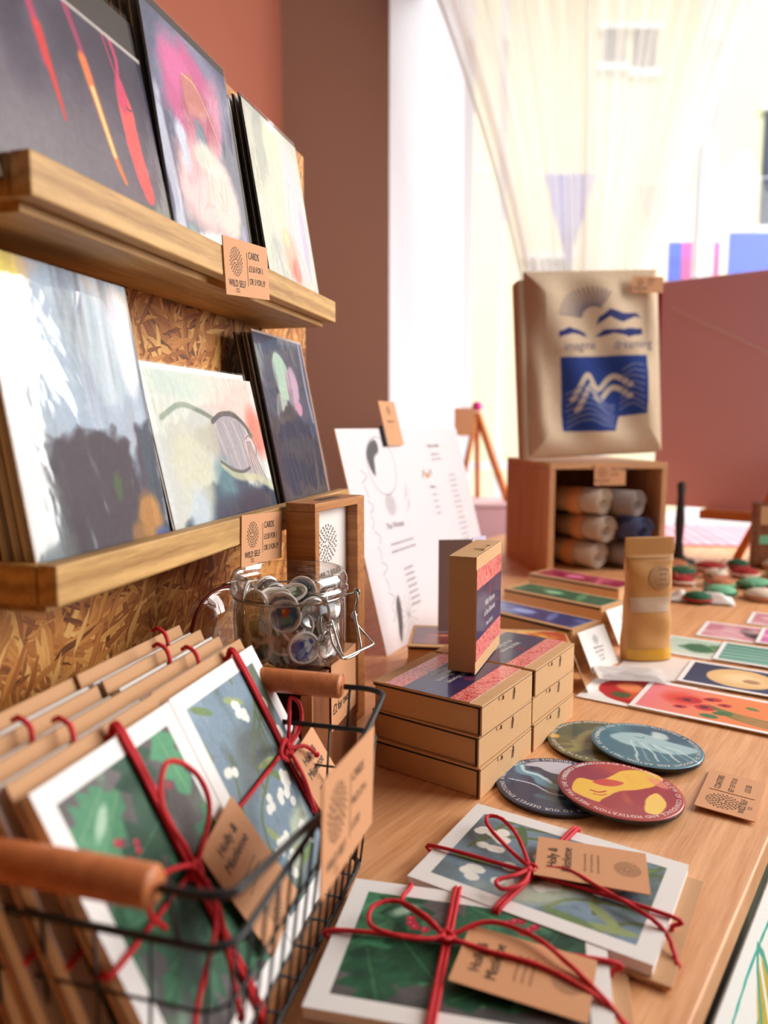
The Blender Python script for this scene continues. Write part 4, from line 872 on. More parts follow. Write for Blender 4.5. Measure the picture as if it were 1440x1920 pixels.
# two packs lying on the table
o_ = Vector((-.0400, .3290, .0102)); M = frame(o_, Vector((.1483, .3985, 0)) - Vector((-.0067, .4327, 0)), Vector((-.0067, .4327, 0)) - Vector((-.0401, .3282, 0)))
p1 = pack(M, 'landscape pack of holly picture cards lying on the table, tied with red cord', HOL, PW, PH, env=(.010, -.002))
cx, cy = .062, .058; g = .0022
tie(p1, PW, PH, 0.0002, -.0098, cx, cy,
    [[(cx, cy, g + .002), (.085, .070, g + .006), (.108, .064, g + .006), (.128, .048, g + .004), (.150, .028, -.001), (.158, .012, -.0080)],
     [(cx, cy, g + .002), (.084, .050, g + .004), (.112, .046, g + .003), (.136, .036, g + .001), (.149, .030, -.002), (.1625, .020, -.0082)]],
    [[(cx, cy, g + .002), (.050, .066, g + .007), (.032, .074, g + .008), (.020, .066, g + .008), (.022, .052, g + .007), (.038, .048, g + .006), (.054, .052, g + .004), (cx, cy, g + .003)],
     [(cx, cy, g + .003), (.048, .068, g + .005), (.034, .080, g + .004), (.036, .098, g + .002), (.034, .1062, -.001), (.034, .1066, -.008)]])
gift_tag(p1, Matrix.Translation((.068, .026, .0055)) @ Rt('Z', -9) @ Rt('Y', 2))
o_ = Vector((.0085, .4440, .0082)); ax_ = Vector((.1925, .4469, 0)) - Vector((.0697, .5227, 0)); ay_ = Vector((ax_.y, -ax_.x, 0)) * -1
M = frame(Vector((.0697, .5227, .0102)) - Vector((-ax_.y, ax_.x, 0)).normalized() * PH + Vector((0, 0, .0006)), ax_, Vector((-ax_.y, ax_.x, 0)))
p2 = pack(M, 'pack of mistletoe picture cards lying behind the holly pack, tied with red cord', MIS, PW, PH, env=(.010, -.002))
cx, cy = .066, .040
tie(p2, PW, PH, 0.0002, -.0098, cx, cy,
    [[(cx, cy, g + .002), (.085, .050, g + .003), (.110, .042, g + .003), (.136, .034, g + .002), (.149, .030, -.001), (.157, .018, -.0082)]],
    [[(cx, cy, g + .002), (.048, .064, g + .006), (.030, .080, g + .006), (.020, .078, g + .006), (.026, .066, g + .006), (.044, .052, g + .005), (cx, cy, g + .003)],
     [(cx, cy, g + .003), (.062, .026, g + .005), (.054, .014, g + .005), (.060, .010, g + .004), (.068, .022, g + .004), (cx, cy, g + .003)]], skew=.006)
gift_tag(p2, Matrix.Translation((.070, .034, .0060)) @ Rt('Z', 16) @ Rt('Y', 1))

# ================================================================ WIRE BASKET WITH ITS PACKS
S0_, S1_, NA, NC = .226, .447, -.118, -.293
BM = frame(B(NC, S0_, 0), NN, DD)                           # x 0..BX towards the shop, y 0..BY away
BX, BY = NA - NC, S1_ - S0_
bk = thing('wire_basket', 'black wire basket with two wooden grips holding the card packs', 'basket', BM)
def rr(x0, x1, y0, y1, z, r=.012, n=5):
    out = []
    for (cx, cy, a0) in [(x1 - r, y0 + r, -90), (x1 - r, y1 - r, 0), (x0 + r, y1 - r, 90), (x0 + r, y0 + r, 180)]:
        out += [(cx + r * math.cos(math.radians(a0 + 90 * i / n)), cy + r * math.sin(math.radians(a0 + 90 * i / n)), z) for i in range(n + 1)]
    return out
ZT, Z0 = .094, .004
rim = MB().tube(rr(.004, BX - .004, .006, BY - .006, ZT), .0017, 8, True); part('top_rim', rim, M_WIRE, bk)
bot = MB().tube(rr(.014, BX - .016, .010, BY - .002, Z0), .0017, 8, True); part('bottom_rim', bot, M_WIRE, bk)
ms = MB()
def lerp(a, b, t_): return tuple(x + (y - x) * t_ for x, y in zip(a, b))
for (a0, a1, b0, b1, n) in [((BX - .004, .012, ZT), (BX - .004, BY - .012, ZT), (BX - .016, .016, Z0), (BX - .016, BY - .008, Z0), 14),
                            ((.004, .012, ZT), (.004, BY - .012, ZT), (.014, .016, Z0), (.014, BY - .008, Z0), 14),
                            ((.012, .006, ZT), (BX - .012, .006, ZT), (.020, .010, Z0), (BX - .022, .010, Z0), 6),
                            ((.012, BY - .006, ZT), (BX - .012, BY - .006, ZT), (.020, BY - .002, Z0), (BX - .022, BY - .002, Z0), 6)]:
    for i in range(n + 1): ms.tube([lerp(a0, a1, i / n), lerp(b0, b1, i / n)], .0008, 5)
for z, k in [(.066, .31), (.036, .64)]: ms.tube(rr(.004 + .010 * k, BX - .004 - .012 * k, .006 + .004 * k, BY - .006 + .004 * k, z), .0008, 5, True)
for i in range(1, 7): ms.tube([(.014 + (BX - .030) * i / 7, .010, Z0), (.014 + (BX - .030) * i / 7, BY - .002, Z0)], .0008, 5)
for i in range(1, 9): ms.tube([(.014, .01 + (BY - .012) * i / 9, Z0 + .0016), (BX - .016, .01 + (BY - .012) * i / 9, Z0 + .0016)], .0008, 5)
part('wire_mesh', ms, M_WIRE, bk)
for yy, sg_ in ((0, 1), (BY, -1)):
    mid = BY * .5 + (-.006 if sg_ == 1 else .006); h_ = None
    for xe, gx in ((BX, .146), (0, .020)):
        hd = MB().tube(cat([(gx, yy, .120), (xe - (.014 if xe else -.014), yy, .120), (xe - (.003 if xe else -.003), yy + .004 * sg_, .1195), (xe, yy + .016 * sg_, .118), (xe - (.0005 if xe else -.0005), mid - .03 * sg_, .106), (xe - (.003 if xe else -.003), mid, ZT + .003)], 6), .0019, 8)
        h_ = part('handle_arm', hd, M_WIRE, bk)
    part('grip', MB().tube([(.022, yy, .120), (.024, yy, .120), (.143, yy, .120), (.1445, yy, .120)], [.0070, .0080, .0080, .0068], 20), M_GRIP, bk, label='turned wooden grip')
    for x in (.018, .150): part('handle_stay', MB().tube([(x, yy, .119), (x, yy + .006 * sg_, ZT)], .0010, 6), M_WIRE, bk)
# packs standing in the basket, leaning back towards the chipboard
def bpack(s0, nt, img, lb, group, w=PH, h=PW, zt=.1424, lean=.070, dressed=False, tagd=True):
    up = Vector(B(nt, 0, zt)) - Vector(B(nt + lean, 0, zt - math.sqrt(h * h - lean * lean)))
    o = B(nt + lean, s0, zt - math.sqrt(h * h - lean * lean)); M = frame(o, DD, up)
    r = pack(M, lb, img, w, h, env=(.002, .0075)); return r
G3 = 'card packs standing in the wire basket'
q1 = bpack(.2365, -.2120, HOLP, 'upright holly picture pack with red bow, frontmost at near end of the basket', G3)
q2 = bpack(.3440, -.2135, MISP, 'upright mistletoe picture pack with red bow, frontmost at far end of the basket', G3, w=.0985 if False else PH)
cx, cy = .060, .074; g = .0022
tie(q1, PH, PW, 0.0002, -.0098, cx, cy,
    [[(cx, cy, g + .003), (.052, .064, g + .012), (.040, .052, g + .014), (.020, .036, g + .008), (.006, .020, g + .004)], [(cx, cy, g + .003), (.050, .058, g + .013), (.044, .040, g + .012), (.040, .012, g + .006)]],
    [[(cx, cy, g + .003), (.052, .088, g + .010), (.046, .112, g + .014), (.062, .126, g + .014), (.080, .112, g + .012), (.082, .092, g + .008), (cx, cy, g + .003)],
     [(cx, cy, g + .003), (.046, .082, g + .012), (.028, .088, g + .012), (.016, .080, g + .010), (.024, .068, g + .006)]])
gift_tag(q1, Matrix.Translation((.066, .078, .0060)) @ Rt('Z', -78), True)
cx, cy = .078, .080
tie(q2, PH, PW, 0.0002, -.0098, cx, cy,
    [[(cx, cy, g + .003), (.090, .074, g + .008), (.098, .064, g + .008)], [(cx, cy, g + .003), (.074, .060, g + .006), (.070, .040, g + .005)]],
    [[(cx, cy, g + .003), (.084, .096, g + .010), (.094, .106, g + .012), (.101, .098, g + .012), (.096, .086, g + .008), (cx, cy, g + .003)],
     [(cx, cy, g + .003), (.068, .088, g + .010), (.056, .084, g + .010), (.066, .076, g + .006)]])
gift_tag(q2, Matrix.Translation((.074, .074, .0060)) @ Rt('Z', -84), True)
def back_pack(s0, nt, img, lb, zt, lean=.064, knotx=.055):
    r = bpack(s0, nt, img, lb, G3, zt=zt, lean=lean)
    mb = MB(); cx = knotx
    mb.tube(cat([(cx - .02, PW * .72, CR), (cx, PW + .0005, CR), (cx + .001, PW + .0115, -.002), (cx + .002, PW + .0118, -.0075)], 5), CR, 8, twist=2200)
    part('cord', mb, M_STRING, r)
    mb = MB(); mb.tube(cat([(-.0005, .07, CR), (.05, .074, CR + .0004), (PH + .0005, .078, CR)], 5), CR, 8, twist=2200); part('cord', mb, M_STRING, r); return r
for k, (s0, nt, zt, lb, img, kx) in enumerate([
    (.3405, -.2275, .1435, 'second pack from the front at far end of the basket, kraft edge showing', MISP, .060),
    (.3420, -.2425, .1465, 'third pack from the front at far end of the basket', HOLP, .050),
    (.3400, -.2575, .1490, 'rearmost pack at far end of the basket, beside the chipboard', MISP, .075),
    (.2330, -.2275, .1435, 'second pack from the front at near end of the basket', HOLP, .050),
    (.2300, -.2435, .1450, 'third pack from the front at near end of the basket', MISP, .045),
    (.2340, -.2600, .1475, 'rearmost pack at near end of the basket, beside the chipboard', HOLP, .030)]):
    back_pack(s0, nt, img, lb, zt, lean=.062 - .003 * k if k < 3 else .060 - .003 * (k - 3), knotx=kx)
# price card clipped on the basket
up_ = B(-.112, .282, .137) - B(-.112, .301, .085)
M = frame(B(-.1085, .294, .0760), B(0, .084, -.008), up_)
r = price_card(M, 'kraft price card clipped to the wire handle of the basket', 'CARDS', ('PACK OF 6', '£12.00'))

# ================================================================ POSTCARDS, SACHET, POUCH
def post(x, y, a_, w, h, lb, art, z, grp='art postcards laid out on the table'):
    M = flat((x, y, z), a_); o = link('postcard', art_slab('postcard', art, .0012, M_ART, (236, 234, 230)), M=M); return tag(o, lb, 'postcard', grp)
def bordered(w, h, px, seed, fn, bd=.006):
    i_ = Art(w, h, px, (200, 200, 200), seed); fn(i_); a = Art(w, h, px + 20, (244, 242, 240)); return a.paste(i_, bd / w, bd / h, 1 - bd / w, 1 - bd / h)
def poppy(a):
    a.grad((238, 130, 140), (238, 136, 78), 0, .6, 'u'); a.blob(.26, .55, .15, .16, (226, 66, 50), 0, .7, .5, .9)
    for x, y, s_ in [(.30, .55, .09), (.45, .72, .07), (.28, .25, .06), (.44, .4, .08), (.56, .6, .05)]: a.blob(x, y, s_, s_ * .7, (196, 34, 42), 20, .3, .5); a.blob(x, y, s_ * .35, s_ * .3, (70, 20, 40), 0, .4, .3)
    for i in range(6): a.line([(.46 + .02 * i, .5 - .04 * i), (.7, .36 - .04 * i), (1, .30 - .05 * i)], .008, (86, 120, 60), .6, .9)
    a.blob(.58, .3, .07, .04, (70, 110, 66), 30, .3, .2); a.blob(.74, .66, .05, .03, (90, 126, 70), -20, .3, .2); a.blob(.5, .12, .06, .04, (76, 120, 70), 0, .3, .2)
def poppy2(a):
    a.c[:] = (240, 238, 234); a.blob(.5, .5, .44, .44, (186, 30, 30), 0, .05, .04); a.blob(.6, .4, .24, .2, (226, 90, 50), 0, .6, .4); a.blob(.35, .3, .1, .1, (80, 90, 50), 0, .4, .4); a.blob(.7, .7, .2, .15, (60, 26, 30), 0, .5, .4); a.blob(.4, .62, .16, .14, (240, 140, 90), 0, .6, .4)
def moon(a):
    a.grad((54, 60, 96), (40, 44, 78)); a.blob(.40, .5, .26, .26, (232, 190, 130), 0, .06, .03); a.blob(.40, .5, .18, .16, (246, 214, 160), 20, .6, .5); a.blob(.48, .42, .06, .05, (176, 130, 90), 0, .5, .5)
    for i in range(7): a.blob(.72 + .04 * i, .4 + .06 * (i % 3), .02, .02, (230, 220, 190), 0, .4, .3)
def fern(a):
    a.grad((120, 176, 160), (86, 148, 132)); 
    for i in range(9): a.line([(.0, .1 + .1 * i), (.5, .2 + .08 * i), (1, .1 + .09 * i)], .012, [(60, 110, 90), (180, 214, 196)][i % 2], .8, .8, warp=.06)
def lilac(a):
    a.grad((206, 110, 176), (150, 90, 166), 0, 1, 'u'); a.streaks((236, 170, 200), 4, 4, .5, 4, .8); a.blob(.3, .5, .1, .2, (50, 40, 90), 10, .4, .4); a.blob(.7, .4, .12, .1, (236, 120, 90), 0, .5, .4)
def rosy(a):
    a.grad((214, 150, 160), (196, 120, 140)); a.blob(.6, .5, .12, .3, (60, 40, 50), 20, .3, .4); a.streaks((240, 210, 206), 3, 3, .5, 4, .7)
def leafy(a):
    a.grad((210, 222, 206), (180, 206, 186)); a.blob(.4, .5, .2, .2, (60, 110, 76), 0, .4, .5); a.blob(.7, .6, .12, .2, (90, 140, 90), 40, .3, .4)
RA, CA = 123, 33
def rowpos(k, off=0): v = Vector((.207, .768, 0)) + az(36) * (.1075 * k) + az(RA) * off; return v
def put(k, off, w, h, lb, fn, z, seed, px=200, rot=0):
    v = rowpos(k, off); return post(v.x, v.y, RA + rot, w, h, lb, bordered(w, h, px, seed, fn), z)
put(0, .0, .105, .098, 'white postcard with a round red poppy picture, partly under the sachet', poppy2, .0016, 81)
put(0, .055, .150, .092, 'postcard of red poppies with green stems on orange, nearest row', poppy, .0032, 82, 300, 1)
w_ = Art(.12, .092, 20, (238, 226, 218)); v = rowpos(1, .004); post(v.x, v.y, RA, .12, .09, 'blank cream card lying under the kraft pouch', w_, .0014)
put(1, .075, .150, .088, 'postcard of a golden moon on navy, beside the pouch', moon, .0032, 83, 300)
put(2, .020, .110, .088, 'leafy green postcard just behind the pouch', leafy, .0014, 84)
put(2, .090, .150, .088, 'postcard of pale green fern fronds, behind the moon card', fern, .0032, 85)
put(3, .045, .110, .088, 'rose coloured postcard with dark figure, third row behind the pouch', rosy, .0014, 86)
put(3, .120, .150, .088, 'lilac and pink postcard behind the green fern card', lilac, .0032, 87)
put(4, .090, .110, .080, 'white and grey postcard at the back of the rows', rosy, .0014, 88)
# clear sachet
M = flat((.243, .806, .0062), 96)
sc = thing('clear_sachet', 'small clear plastic sachet of pale crystals lying on the poppy card', 'sachet', M)
n = 24; mm = 16; U, V = np.meshgrid(np.linspace(0, 1, n), np.linspace(0, 1, mm)); g_ = np.random.default_rng(4); Zc = vnoise(mm, n, 5, 6, g_) * .004
Zc = Zc * np.minimum(1, np.minimum.reduce([U, 1 - U, V, 1 - V]) * 6); v = np.concatenate([np.stack([U * .078, V * .050, Zc + .0006], 2).reshape(-1, 3), np.stack([U * .078, V * .050, -Zc * .0], 2).reshape(-1, 3)])
f = [(y * n + x, y * n + x + 1, (y + 1) * n + x + 1, (y + 1) * n + x) for y in range(mm - 1) for x in range(n - 1)]; f += [tuple(i + n * mm for i in q[::-1]) for q in f]
part('film', MB().add(v, f, smooth=True), M_CELLO2, sc)
cr = MB(); rn = random.Random(2)
for i in range(26): x, y = rn.uniform(.02, .06), rn.uniform(.012, .036); s_ = .0012; cr.box((x, y, .0003), (x + s_ * 2, y + s_ * 2, .0003 + s_))
part('crystals', cr, M_WHITE, sc); sc['kind'] = 'thing'; del sc['kind']
part('header_strip', MB().box((.0, .001, .0005), (.010, .049, .0016)), M_PAPER, sc)

# kraft stand-up pouch
PC = Vector((.328, .902, .0020)); PM = frame(PC, az(84), -az(-6) * -1)
pm = frame(PC, az(82), UP)                                  # x width, y up, z towards the viewer
po = thing('kraft_pouch', 'tall kraft paper pouch with round label and frosted window strip', 'pouch', frame(PC, az(82), UP))
w, h = .064, .153; nu, nv = 28, 60; v = []; f = []
def pr(t_, a_):                                             # cross-section flattening towards the top seal
    th = .0165 * (1 - t_) ** .55 * (1 if t_ < .80 else max(.05, (1 - t_) / .2 * .9)) + .0007
    if t_ > .84: th = .0012
    ww = w / 2 * (1 - .04 * math.sin(PI * t_) + .02 * math.sin(9 * t_))
    c_, s_ = math.cos(a_), math.sin(a_); x = ww * math.copysign(abs(c_) ** .75, c_); z = th * math.copysign(abs(s_) ** .9, s_)
    z += .0012 * math.sin(7 * t_ * 3 + 3 * x / w) * math.copysign(1, s_) * (t_ < .8)
    return x, t_ * h, z
K = 48
for i in range(nv + 1):
    for k in range(K): v.append(pr(i / nv, 2 * PI * k / K))
f = [(i * K + k, (i + 1) * K + k, (i + 1) * K + (k + 1) % K, i * K + (k + 1) % K)[::-1] for i in range(nv) for k in range(K)] + [tuple(range(K - 1, -1, -1)), tuple(nv * K + k for k in range(K))]
M_POUCH = plain('pouch_kraft', (206, 150, 84), .55, bump=.3, bs=60, var=.06)
part('bag', MB().add(v, f, smooth=True), M_POUCH, po)
def onpouch(x0, x1, t0, t1, off, nx=12, ny=8, rnd_=False):
    vv = []; 
    for i in range(ny + 1):
        t_ = t0 + (t1 - t0) * i / ny
        for k in range(nx + 1):
            x = x0 + (x1 - x0) * k / nx
            if rnd_:
                q = (i / ny - .5) * 2; x = (x0 + x1) / 2 + (x - (x0 + x1) / 2) * math.sqrt(max(0, 1 - q * q))
            # find surface
            c_ = min(.999, abs(2 * x / w)); a_ = math.acos(c_ ** (1 / .75)); a_ = a_ if x > 0 else PI - a_
            p = pr(t_, a_); vv.append((x, t_ * h, p[2] + off))
    ff = [(i * (nx + 1) + k, i * (nx + 1) + k + 1, (i + 1) * (nx + 1) + k + 1, (i + 1) * (nx + 1) + k) for i in range(ny) for k in range(nx)]
    return MB().add(vv, ff, smooth=True)
M_FROST = plain('frosted_window', (206, 178, 150), .3, bs=120, var=.12); M_STAMP = plain('stamped_label', (178, 132, 84), .7, bs=900, var=.15)
part('window_strip', onpouch(-.027, .024, .40, .52, .0006), M_FROST, po)
lb_ = part('round_label', onpouch(-.004, .026, .575, .775, .0006, rnd_=True, ny=16), M_STAMP, po)
part('amber_base', onpouch(-.029, .029, .012, .10, .0007, ny=4), plain('amber_base', (222, 164, 44), .25, var=.06), po)
lettering(po, [('CRYSTAL', .012, .113, .0042), ('BATH', .012, .107, .0042), ('SALTS', .012, .101, .0042), ('WILD SELF CO.', .012, .095, .0026)], z=.0145)
part('seal_line', onpouch(-.029, .029, .83, .838, .0009, ny=2), M_STAMP, po)

# ================================================================ INFO BOARD, TAG, FOLDED CARD
PO = Vector((.004, .912, 0)); PAx = az(27); lean_ = .075
pup = Vector((-PAx.y, PAx.x, 0)) * lean_ + UP * .287
a_ = Art(.42, .297, 640, (226, 220, 224), 41)
a_.blob(.25, .82, .10, .10, (150, 150, 154), 0, .03, 0, .9, ring=.035); a_.poly([(.16, .86), (.20, .93), (.24, .95), (.25, .90), (.21, .86), (.19, .78), (.17, .80)], (60, 58, 62), .01, .02, .9, True)
for i in range(10): a_.line([(.09 + .012 * (i % 3), .12 + .07 * i), (.11 + .02 * (i % 2), .15 + .07 * i), (.10, .18 + .07 * i)], .0016, (130, 126, 130), .9, .8)
for i in range(12): an = i * PI / 6; a_.line([(.20, .12), (.20 + .06 * math.cos(an), .12 + .09 * math.sin(an))], .0014, (150, 148, 150), .8, .8)
a_.poly([(.12, .03), (.15, .12), (.16, .22), (.135, .2), (.115, .12), (.11, .04)], (70, 66, 70), .01, .02, .9, True)
for i in range(6): a_.line([(.36 + .01 * (i % 3), .58 + .02 * i), (.40, .62 + .02 * i)], .0015, (150, 148, 150), .8, .7)
a_.line([(.555, .74), (.57, .77), (.585, .74)], .006, (150, 130, 120), .7, .7); a_.blob(.60, .745, .012, .012, (226, 140, 60), 0, .5, .2); a_.line([(.615, .74), (.63, .77), (.64, .75)], .005, (130, 128, 130), .7, .7)
ib = thing('info_board', 'white printed info board leaning behind the kraft boxes', 'sign', frame(PO, PAx, pup))
link('printed_sheet', art_slab('printed_sheet', a_, .0025, M_ART), ib)
L = [('The Woman', .105, .155, .0125), ('of the elements is a deck of forty cards', .115, .132, .0062, 0, .75), ('painted by hand and printed in small runs', .115, .122, .0062, 0, .75)]
for i in range(7): L.append(('a gentle guide to', .115, .095 - .0085 * i, .0055))
L += [('How it works', .30, .265, .010), ('Shuffle and draw', .30, .252, .006), ('a card each morning', .30, .244, .006), ('Meanings', .262, .200, .007)]
for i in range(20): L.append((['air is for thought', 'water is for feeling', 'fire is for courage', 'earth is for rest'][i % 4], .35, .215 - .0092 * i, .0052, 0, .8))
for i in range(4): L.append(('read slowly', .262, .188 - .01 * i, .005))
lettering(ib, L, M_INKG); emblem(ib, .105, .188, .0155, M_INKG)
part('easel_back', MB().prism([(0, 0), (.09, 0), (.0, .22)], -.001, .001, Matrix.Translation((.20, .0, -.0026)) @ Rt('Y', 90) @ Rt('Z', 0)), M_KRAFT, ib)
M = frame(PO + PAx * .128 + pup * .972 + Vector((PAx.y, -PAx.x, 0)) * .005, PAx, UP - Vector((PAx.y, -PAx.x, 0)) * .18)
M = frame(PO + PAx * .130 + pup * .915 + Vector((PAx.y, -PAx.x, 0)) * .004, PAx + UP * .0, pup)
tg = thing('kraft_peg_card', 'kraft name card clipped to the top edge of the white info board', 'card', M)
part('card', MB().box((0, 0, 0), (.052, .088 * .75, .0008)), M_TAG, tg); emblem(tg, .026, .052, .007, z=.0011); lettering(tg, [('WILD SELF', .026, .034, .0055), ('CO.', .026, .026, .004)], z=.0011)
part('clip', MB().box((-.006, .0, -.003), (-.0005, .030, .0012)), M_DARK, tg)
# grey folded card on the maroon box with lilac leaf
M = frame((.0650, .868, .0445), az(85), UP)
fc = thing('folded_card', 'grey folded card standing open on the maroon-topped box', 'greeting card', M)
part('front_leaf', MB().box((.0, 0, -.0005), (.040, .112, .0005)), plain('grey_card', (150, 128, 124), .7, var=.02), fc)
part('inner_leaf', MB().box((.0, 0, -.0005), (.026, .114, .0005)), plain('lilac_card', (218, 210, 240), .7, var=.02), fc, M=Matrix.Translation((.0405, 0, 0)) @ Rt('Y', 40), label='pale lilac inner leaf with a pen mark')
lettering(fc, [('A', .052, .080, .014)], M_INKG, z=-.004, name='pen_mark')

# ================================================================ BACKGROUND ON THE TABLE: crate with rolls, tote bag
KM = frame((.312, 1.392, .0), az(83), az(-7))
cr_ = thing('wooden_crate', 'pale wooden crate lying on its side, packed with rolled prints', 'crate', KM)
kw, kd, kh, kt = .236, .28, .222, .012
part('side_panel', MB().box((0, 0, .0005), (kt, kd, kh - kt - .0003)), M_CRATE, cr_, bevel=.001); part('side_panel', MB().box((kw - kt, 0, .0005), (kw, kd, kh - kt - .0003)), M_CRATE, cr_, bevel=.001)
part('top_panel', MB().box((0, 0, kh - kt), (kw, kd, kh)), M_CRATEH, cr_, bevel=.001); part('base_panel', MB().box((kt + .0002, 0, .0005), (kw - kt - .0002, kd, kt)), M_CRATEH, cr_); part('back_panel', MB().box((kt + .0002, kd - .006, kt + .0002), (kw - kt - .0002, kd, kh - kt - .0002)), M_CRATE, cr_)
price_card(frame(KM @ Vector((.088, -.002, .179)), az(83), UP), 'small kraft price card on the front of the wooden crate', 'TEA TOWELS', ('£14.00',), .062, .040)
M_ROLL = plain('rolled_cloth', (190, 168, 148), .85, bump=.5, bs=200, var=.12); M_ROLLN = plain('rolled_print_navy', (72, 76, 110), .85, bump=.5, bs=200, var=.15); M_ROLLG = plain('rolled_print_grey', (140, 124, 116), .85, bump=.5, bs=200, var=.12)
def roll(x, y0, z, r_, tilt, mat, lb, L=.20):
    M = KM @ Matrix.Translation((x, y0, z)) @ Rt('Z', tilt)
    t_ = thing('rolled_towel', lb, 'rolled towel', M, 'rolled towels in the wooden crate')
    sp = [((r_ - .0011 * a_) * math.cos(a_), 0, (r_ - .0011 * a_) * math.sin(a_)) for a_ in np.linspace(0, 2 * PI * 2.5, 60)]
    v = [p for p in sp] + [(p[0], L, p[2]) for p in sp]; f = [(i, i + 1, 61 + i - 1 + 0, 60 + i) for i in range(59)]
    o = part('cloth', MB().add(v, [(i, i + 1, 60 + i + 1, 60 + i) for i in range(59)], smooth=True), mat, t_); m = o.modifiers.new('thickness', 'SOLIDIFY'); m.thickness = .0016
    part('paper_band', MB().lathe([(r_ + .0006, .0), (r_ + .0006, .03)], 28, Matrix.Translation((0, L * .35, 0)) @ Rt('X', -90)), M_TAG, t_); return t_
for x, y0, z, tl_, m, lb, L in [
    (.108, .010, .040, 28, M_ROLL, 'sand coloured rolled towel at lower left inside the crate', .13), (.180, .006, .040, 26, M_ROLLG, 'grey brown rolled towel at lower right inside the crate', .15),
    (.118, .000, .092, 22, M_ROLL, 'sand coloured rolled towel at left of the middle layer', .13), (.186, -.012, .090, 20, M_ROLLN, 'navy rolled towel poking out at right of the middle layer', .16),
    (.112, .004, .145, 30, M_ROLL, 'sand coloured rolled towel on top at left inside the crate', .12), (.176, -.006, .142, 32, M_ROLLG, 'grey rolled towel on top at right inside the crate', .16)]: roll(x, y0, z, .026, tl_, m, lb, L)
# tote bag standing on the crate
TM = KM @ Matrix.Translation((-.044, .012, kh + .006)) @ Rt('X', -3) @ Rt('Y', -2.5)
tw, th_, td = .268, .352, .045
a_ = Art(tw, th_, 300, (214, 192, 164), 51); a_.grain(8, 90); nav = (46, 66, 130)
a_.poly([(.24, .13), (.62, .12), (.66, .20), (.86, .21), (.88, .53), (.22, .53)], nav, .006, .01)
for k, (y, c_) in enumerate([(.46, nav), (.40, (206, 190, 168)), (.34, (206, 190, 168))]):
    if k: a_.line([(.28 + .03 * k, y - .10 + .0), (.40 + .02 * k, y + .03), (.50, y - .05), (.62, y + .02), (.74, y - .03)], .020, (206, 188, 164), .4, .95)
for i in range(7): a_.line([(.27, .15 + .03 * i), (.42, .19 + .03 * i), (.56, .15 + .02 * i), (.62, .14 + .02 * i)], .006, (120, 128, 168), .6, .9, warp=.05)
a_.streaks((110, 120, 164), 6, 10, .6, 5, .0)
for i in range(8): a_.line([(.68, .24 + .03 * i), (.75, .27 + .03 * i), (.84, .23 + .035 * i)], .007, (120, 124, 160), .6, .8, warp=.05)
a_.poly([(.22, .64), (.32, .66), (.44, .64), (.42, .66), (.3, .69), (.22, .67)], (52, 60, 116), .01, .02); a_.poly([(.50, .64), (.62, .65), (.74, .63), (.86, .65), (.85, .68), (.7, .67), (.55, .67)], (52, 60, 116), .01, .02); a_.poly([(.50, .70), (.6, .74), (.70, .71), (.80, .74), (.86, .73), (.82, .76), (.7, .76), (.6, .78), (.52, .74)], (60, 66, 116), .01, .02)
for i in range(16): an = PI * (.30 + .045 * i); a_.line([(.48 + .08 * math.cos(an), .74 + .06 * math.sin(an)), (.46 + .24 * math.cos(an), .75 + .15 * math.sin(an))], .005, (92, 90, 116), .7, .85)
rngz = np.random.default_rng(8)
def bagz(U, V):
    n_ = vnoise(U.shape[0], U.shape[1], 5, 4, rngz); d_ = np.minimum.reduce([U, 1 - U, V, 1 - V]) * 8
    return -.004 + .012 * n_ * np.clip(d_, 0, 1) + .006 * np.sin(U * 14 + V * 7) * np.clip(d_, 0, 1) * (V > .0) - .012 * np.clip(1 - d_ * 1.2, 0, 1) ** 2
bag = thing('tote_bag', 'cream canvas tote bag with blue wave print standing on the wooden crate', 'bag', TM)
M_CANV = plain('canvas', (196, 172, 144), .95, bump=.6, bs=500, var=.06); M_CANVD = plain('canvas_fold', (170, 132, 100), .95, bump=.6, bs=500, var=.06)
TF_ = Matrix(((1, 0, 0, 0), (0, 0, -1, 0), (0, 1, 0, 0), (0, 0, 0, 1)))
link('front_panel', art_slab('front_panel', a_, .003, M_ARTF, (206, 184, 156), bagz), bag, M=Matrix.Translation((.020, .0145, .004)) @ TF_)
bb = MB().box((.006, .030, .001), (tw + .012, td + .022, th_ - .010)); part('bag_body', bb, M_CANV, bag, bevel=.006)
lettering(bag, [('imagine', .095, .196, .024), ('dreaming', .200, .196, .024)], plain('navy_ink', (50, 60, 116), .8, var=0), M=Matrix.Translation((.020, .002, .006)) @ TF_, z=.003)
hs = MB()
for s_ in (.07, .20): hs.tube(cat([(s_ - .012, .068, th_ - .04), (s_ - .010, .070, th_ + .001), (s_ + .0, .074, th_ - .02), (s_ + .01, .074, th_ - .1)], 6), .004, 6)
part('handle', hs, M_CANV, bag)
price_card(frame(TM @ Vector((.222, .002, th_ - .045)), az(83), UP) , 'small rounded kraft price tag on the top corner of the tote bag', 'BAG', ('£15',), .062, .030)

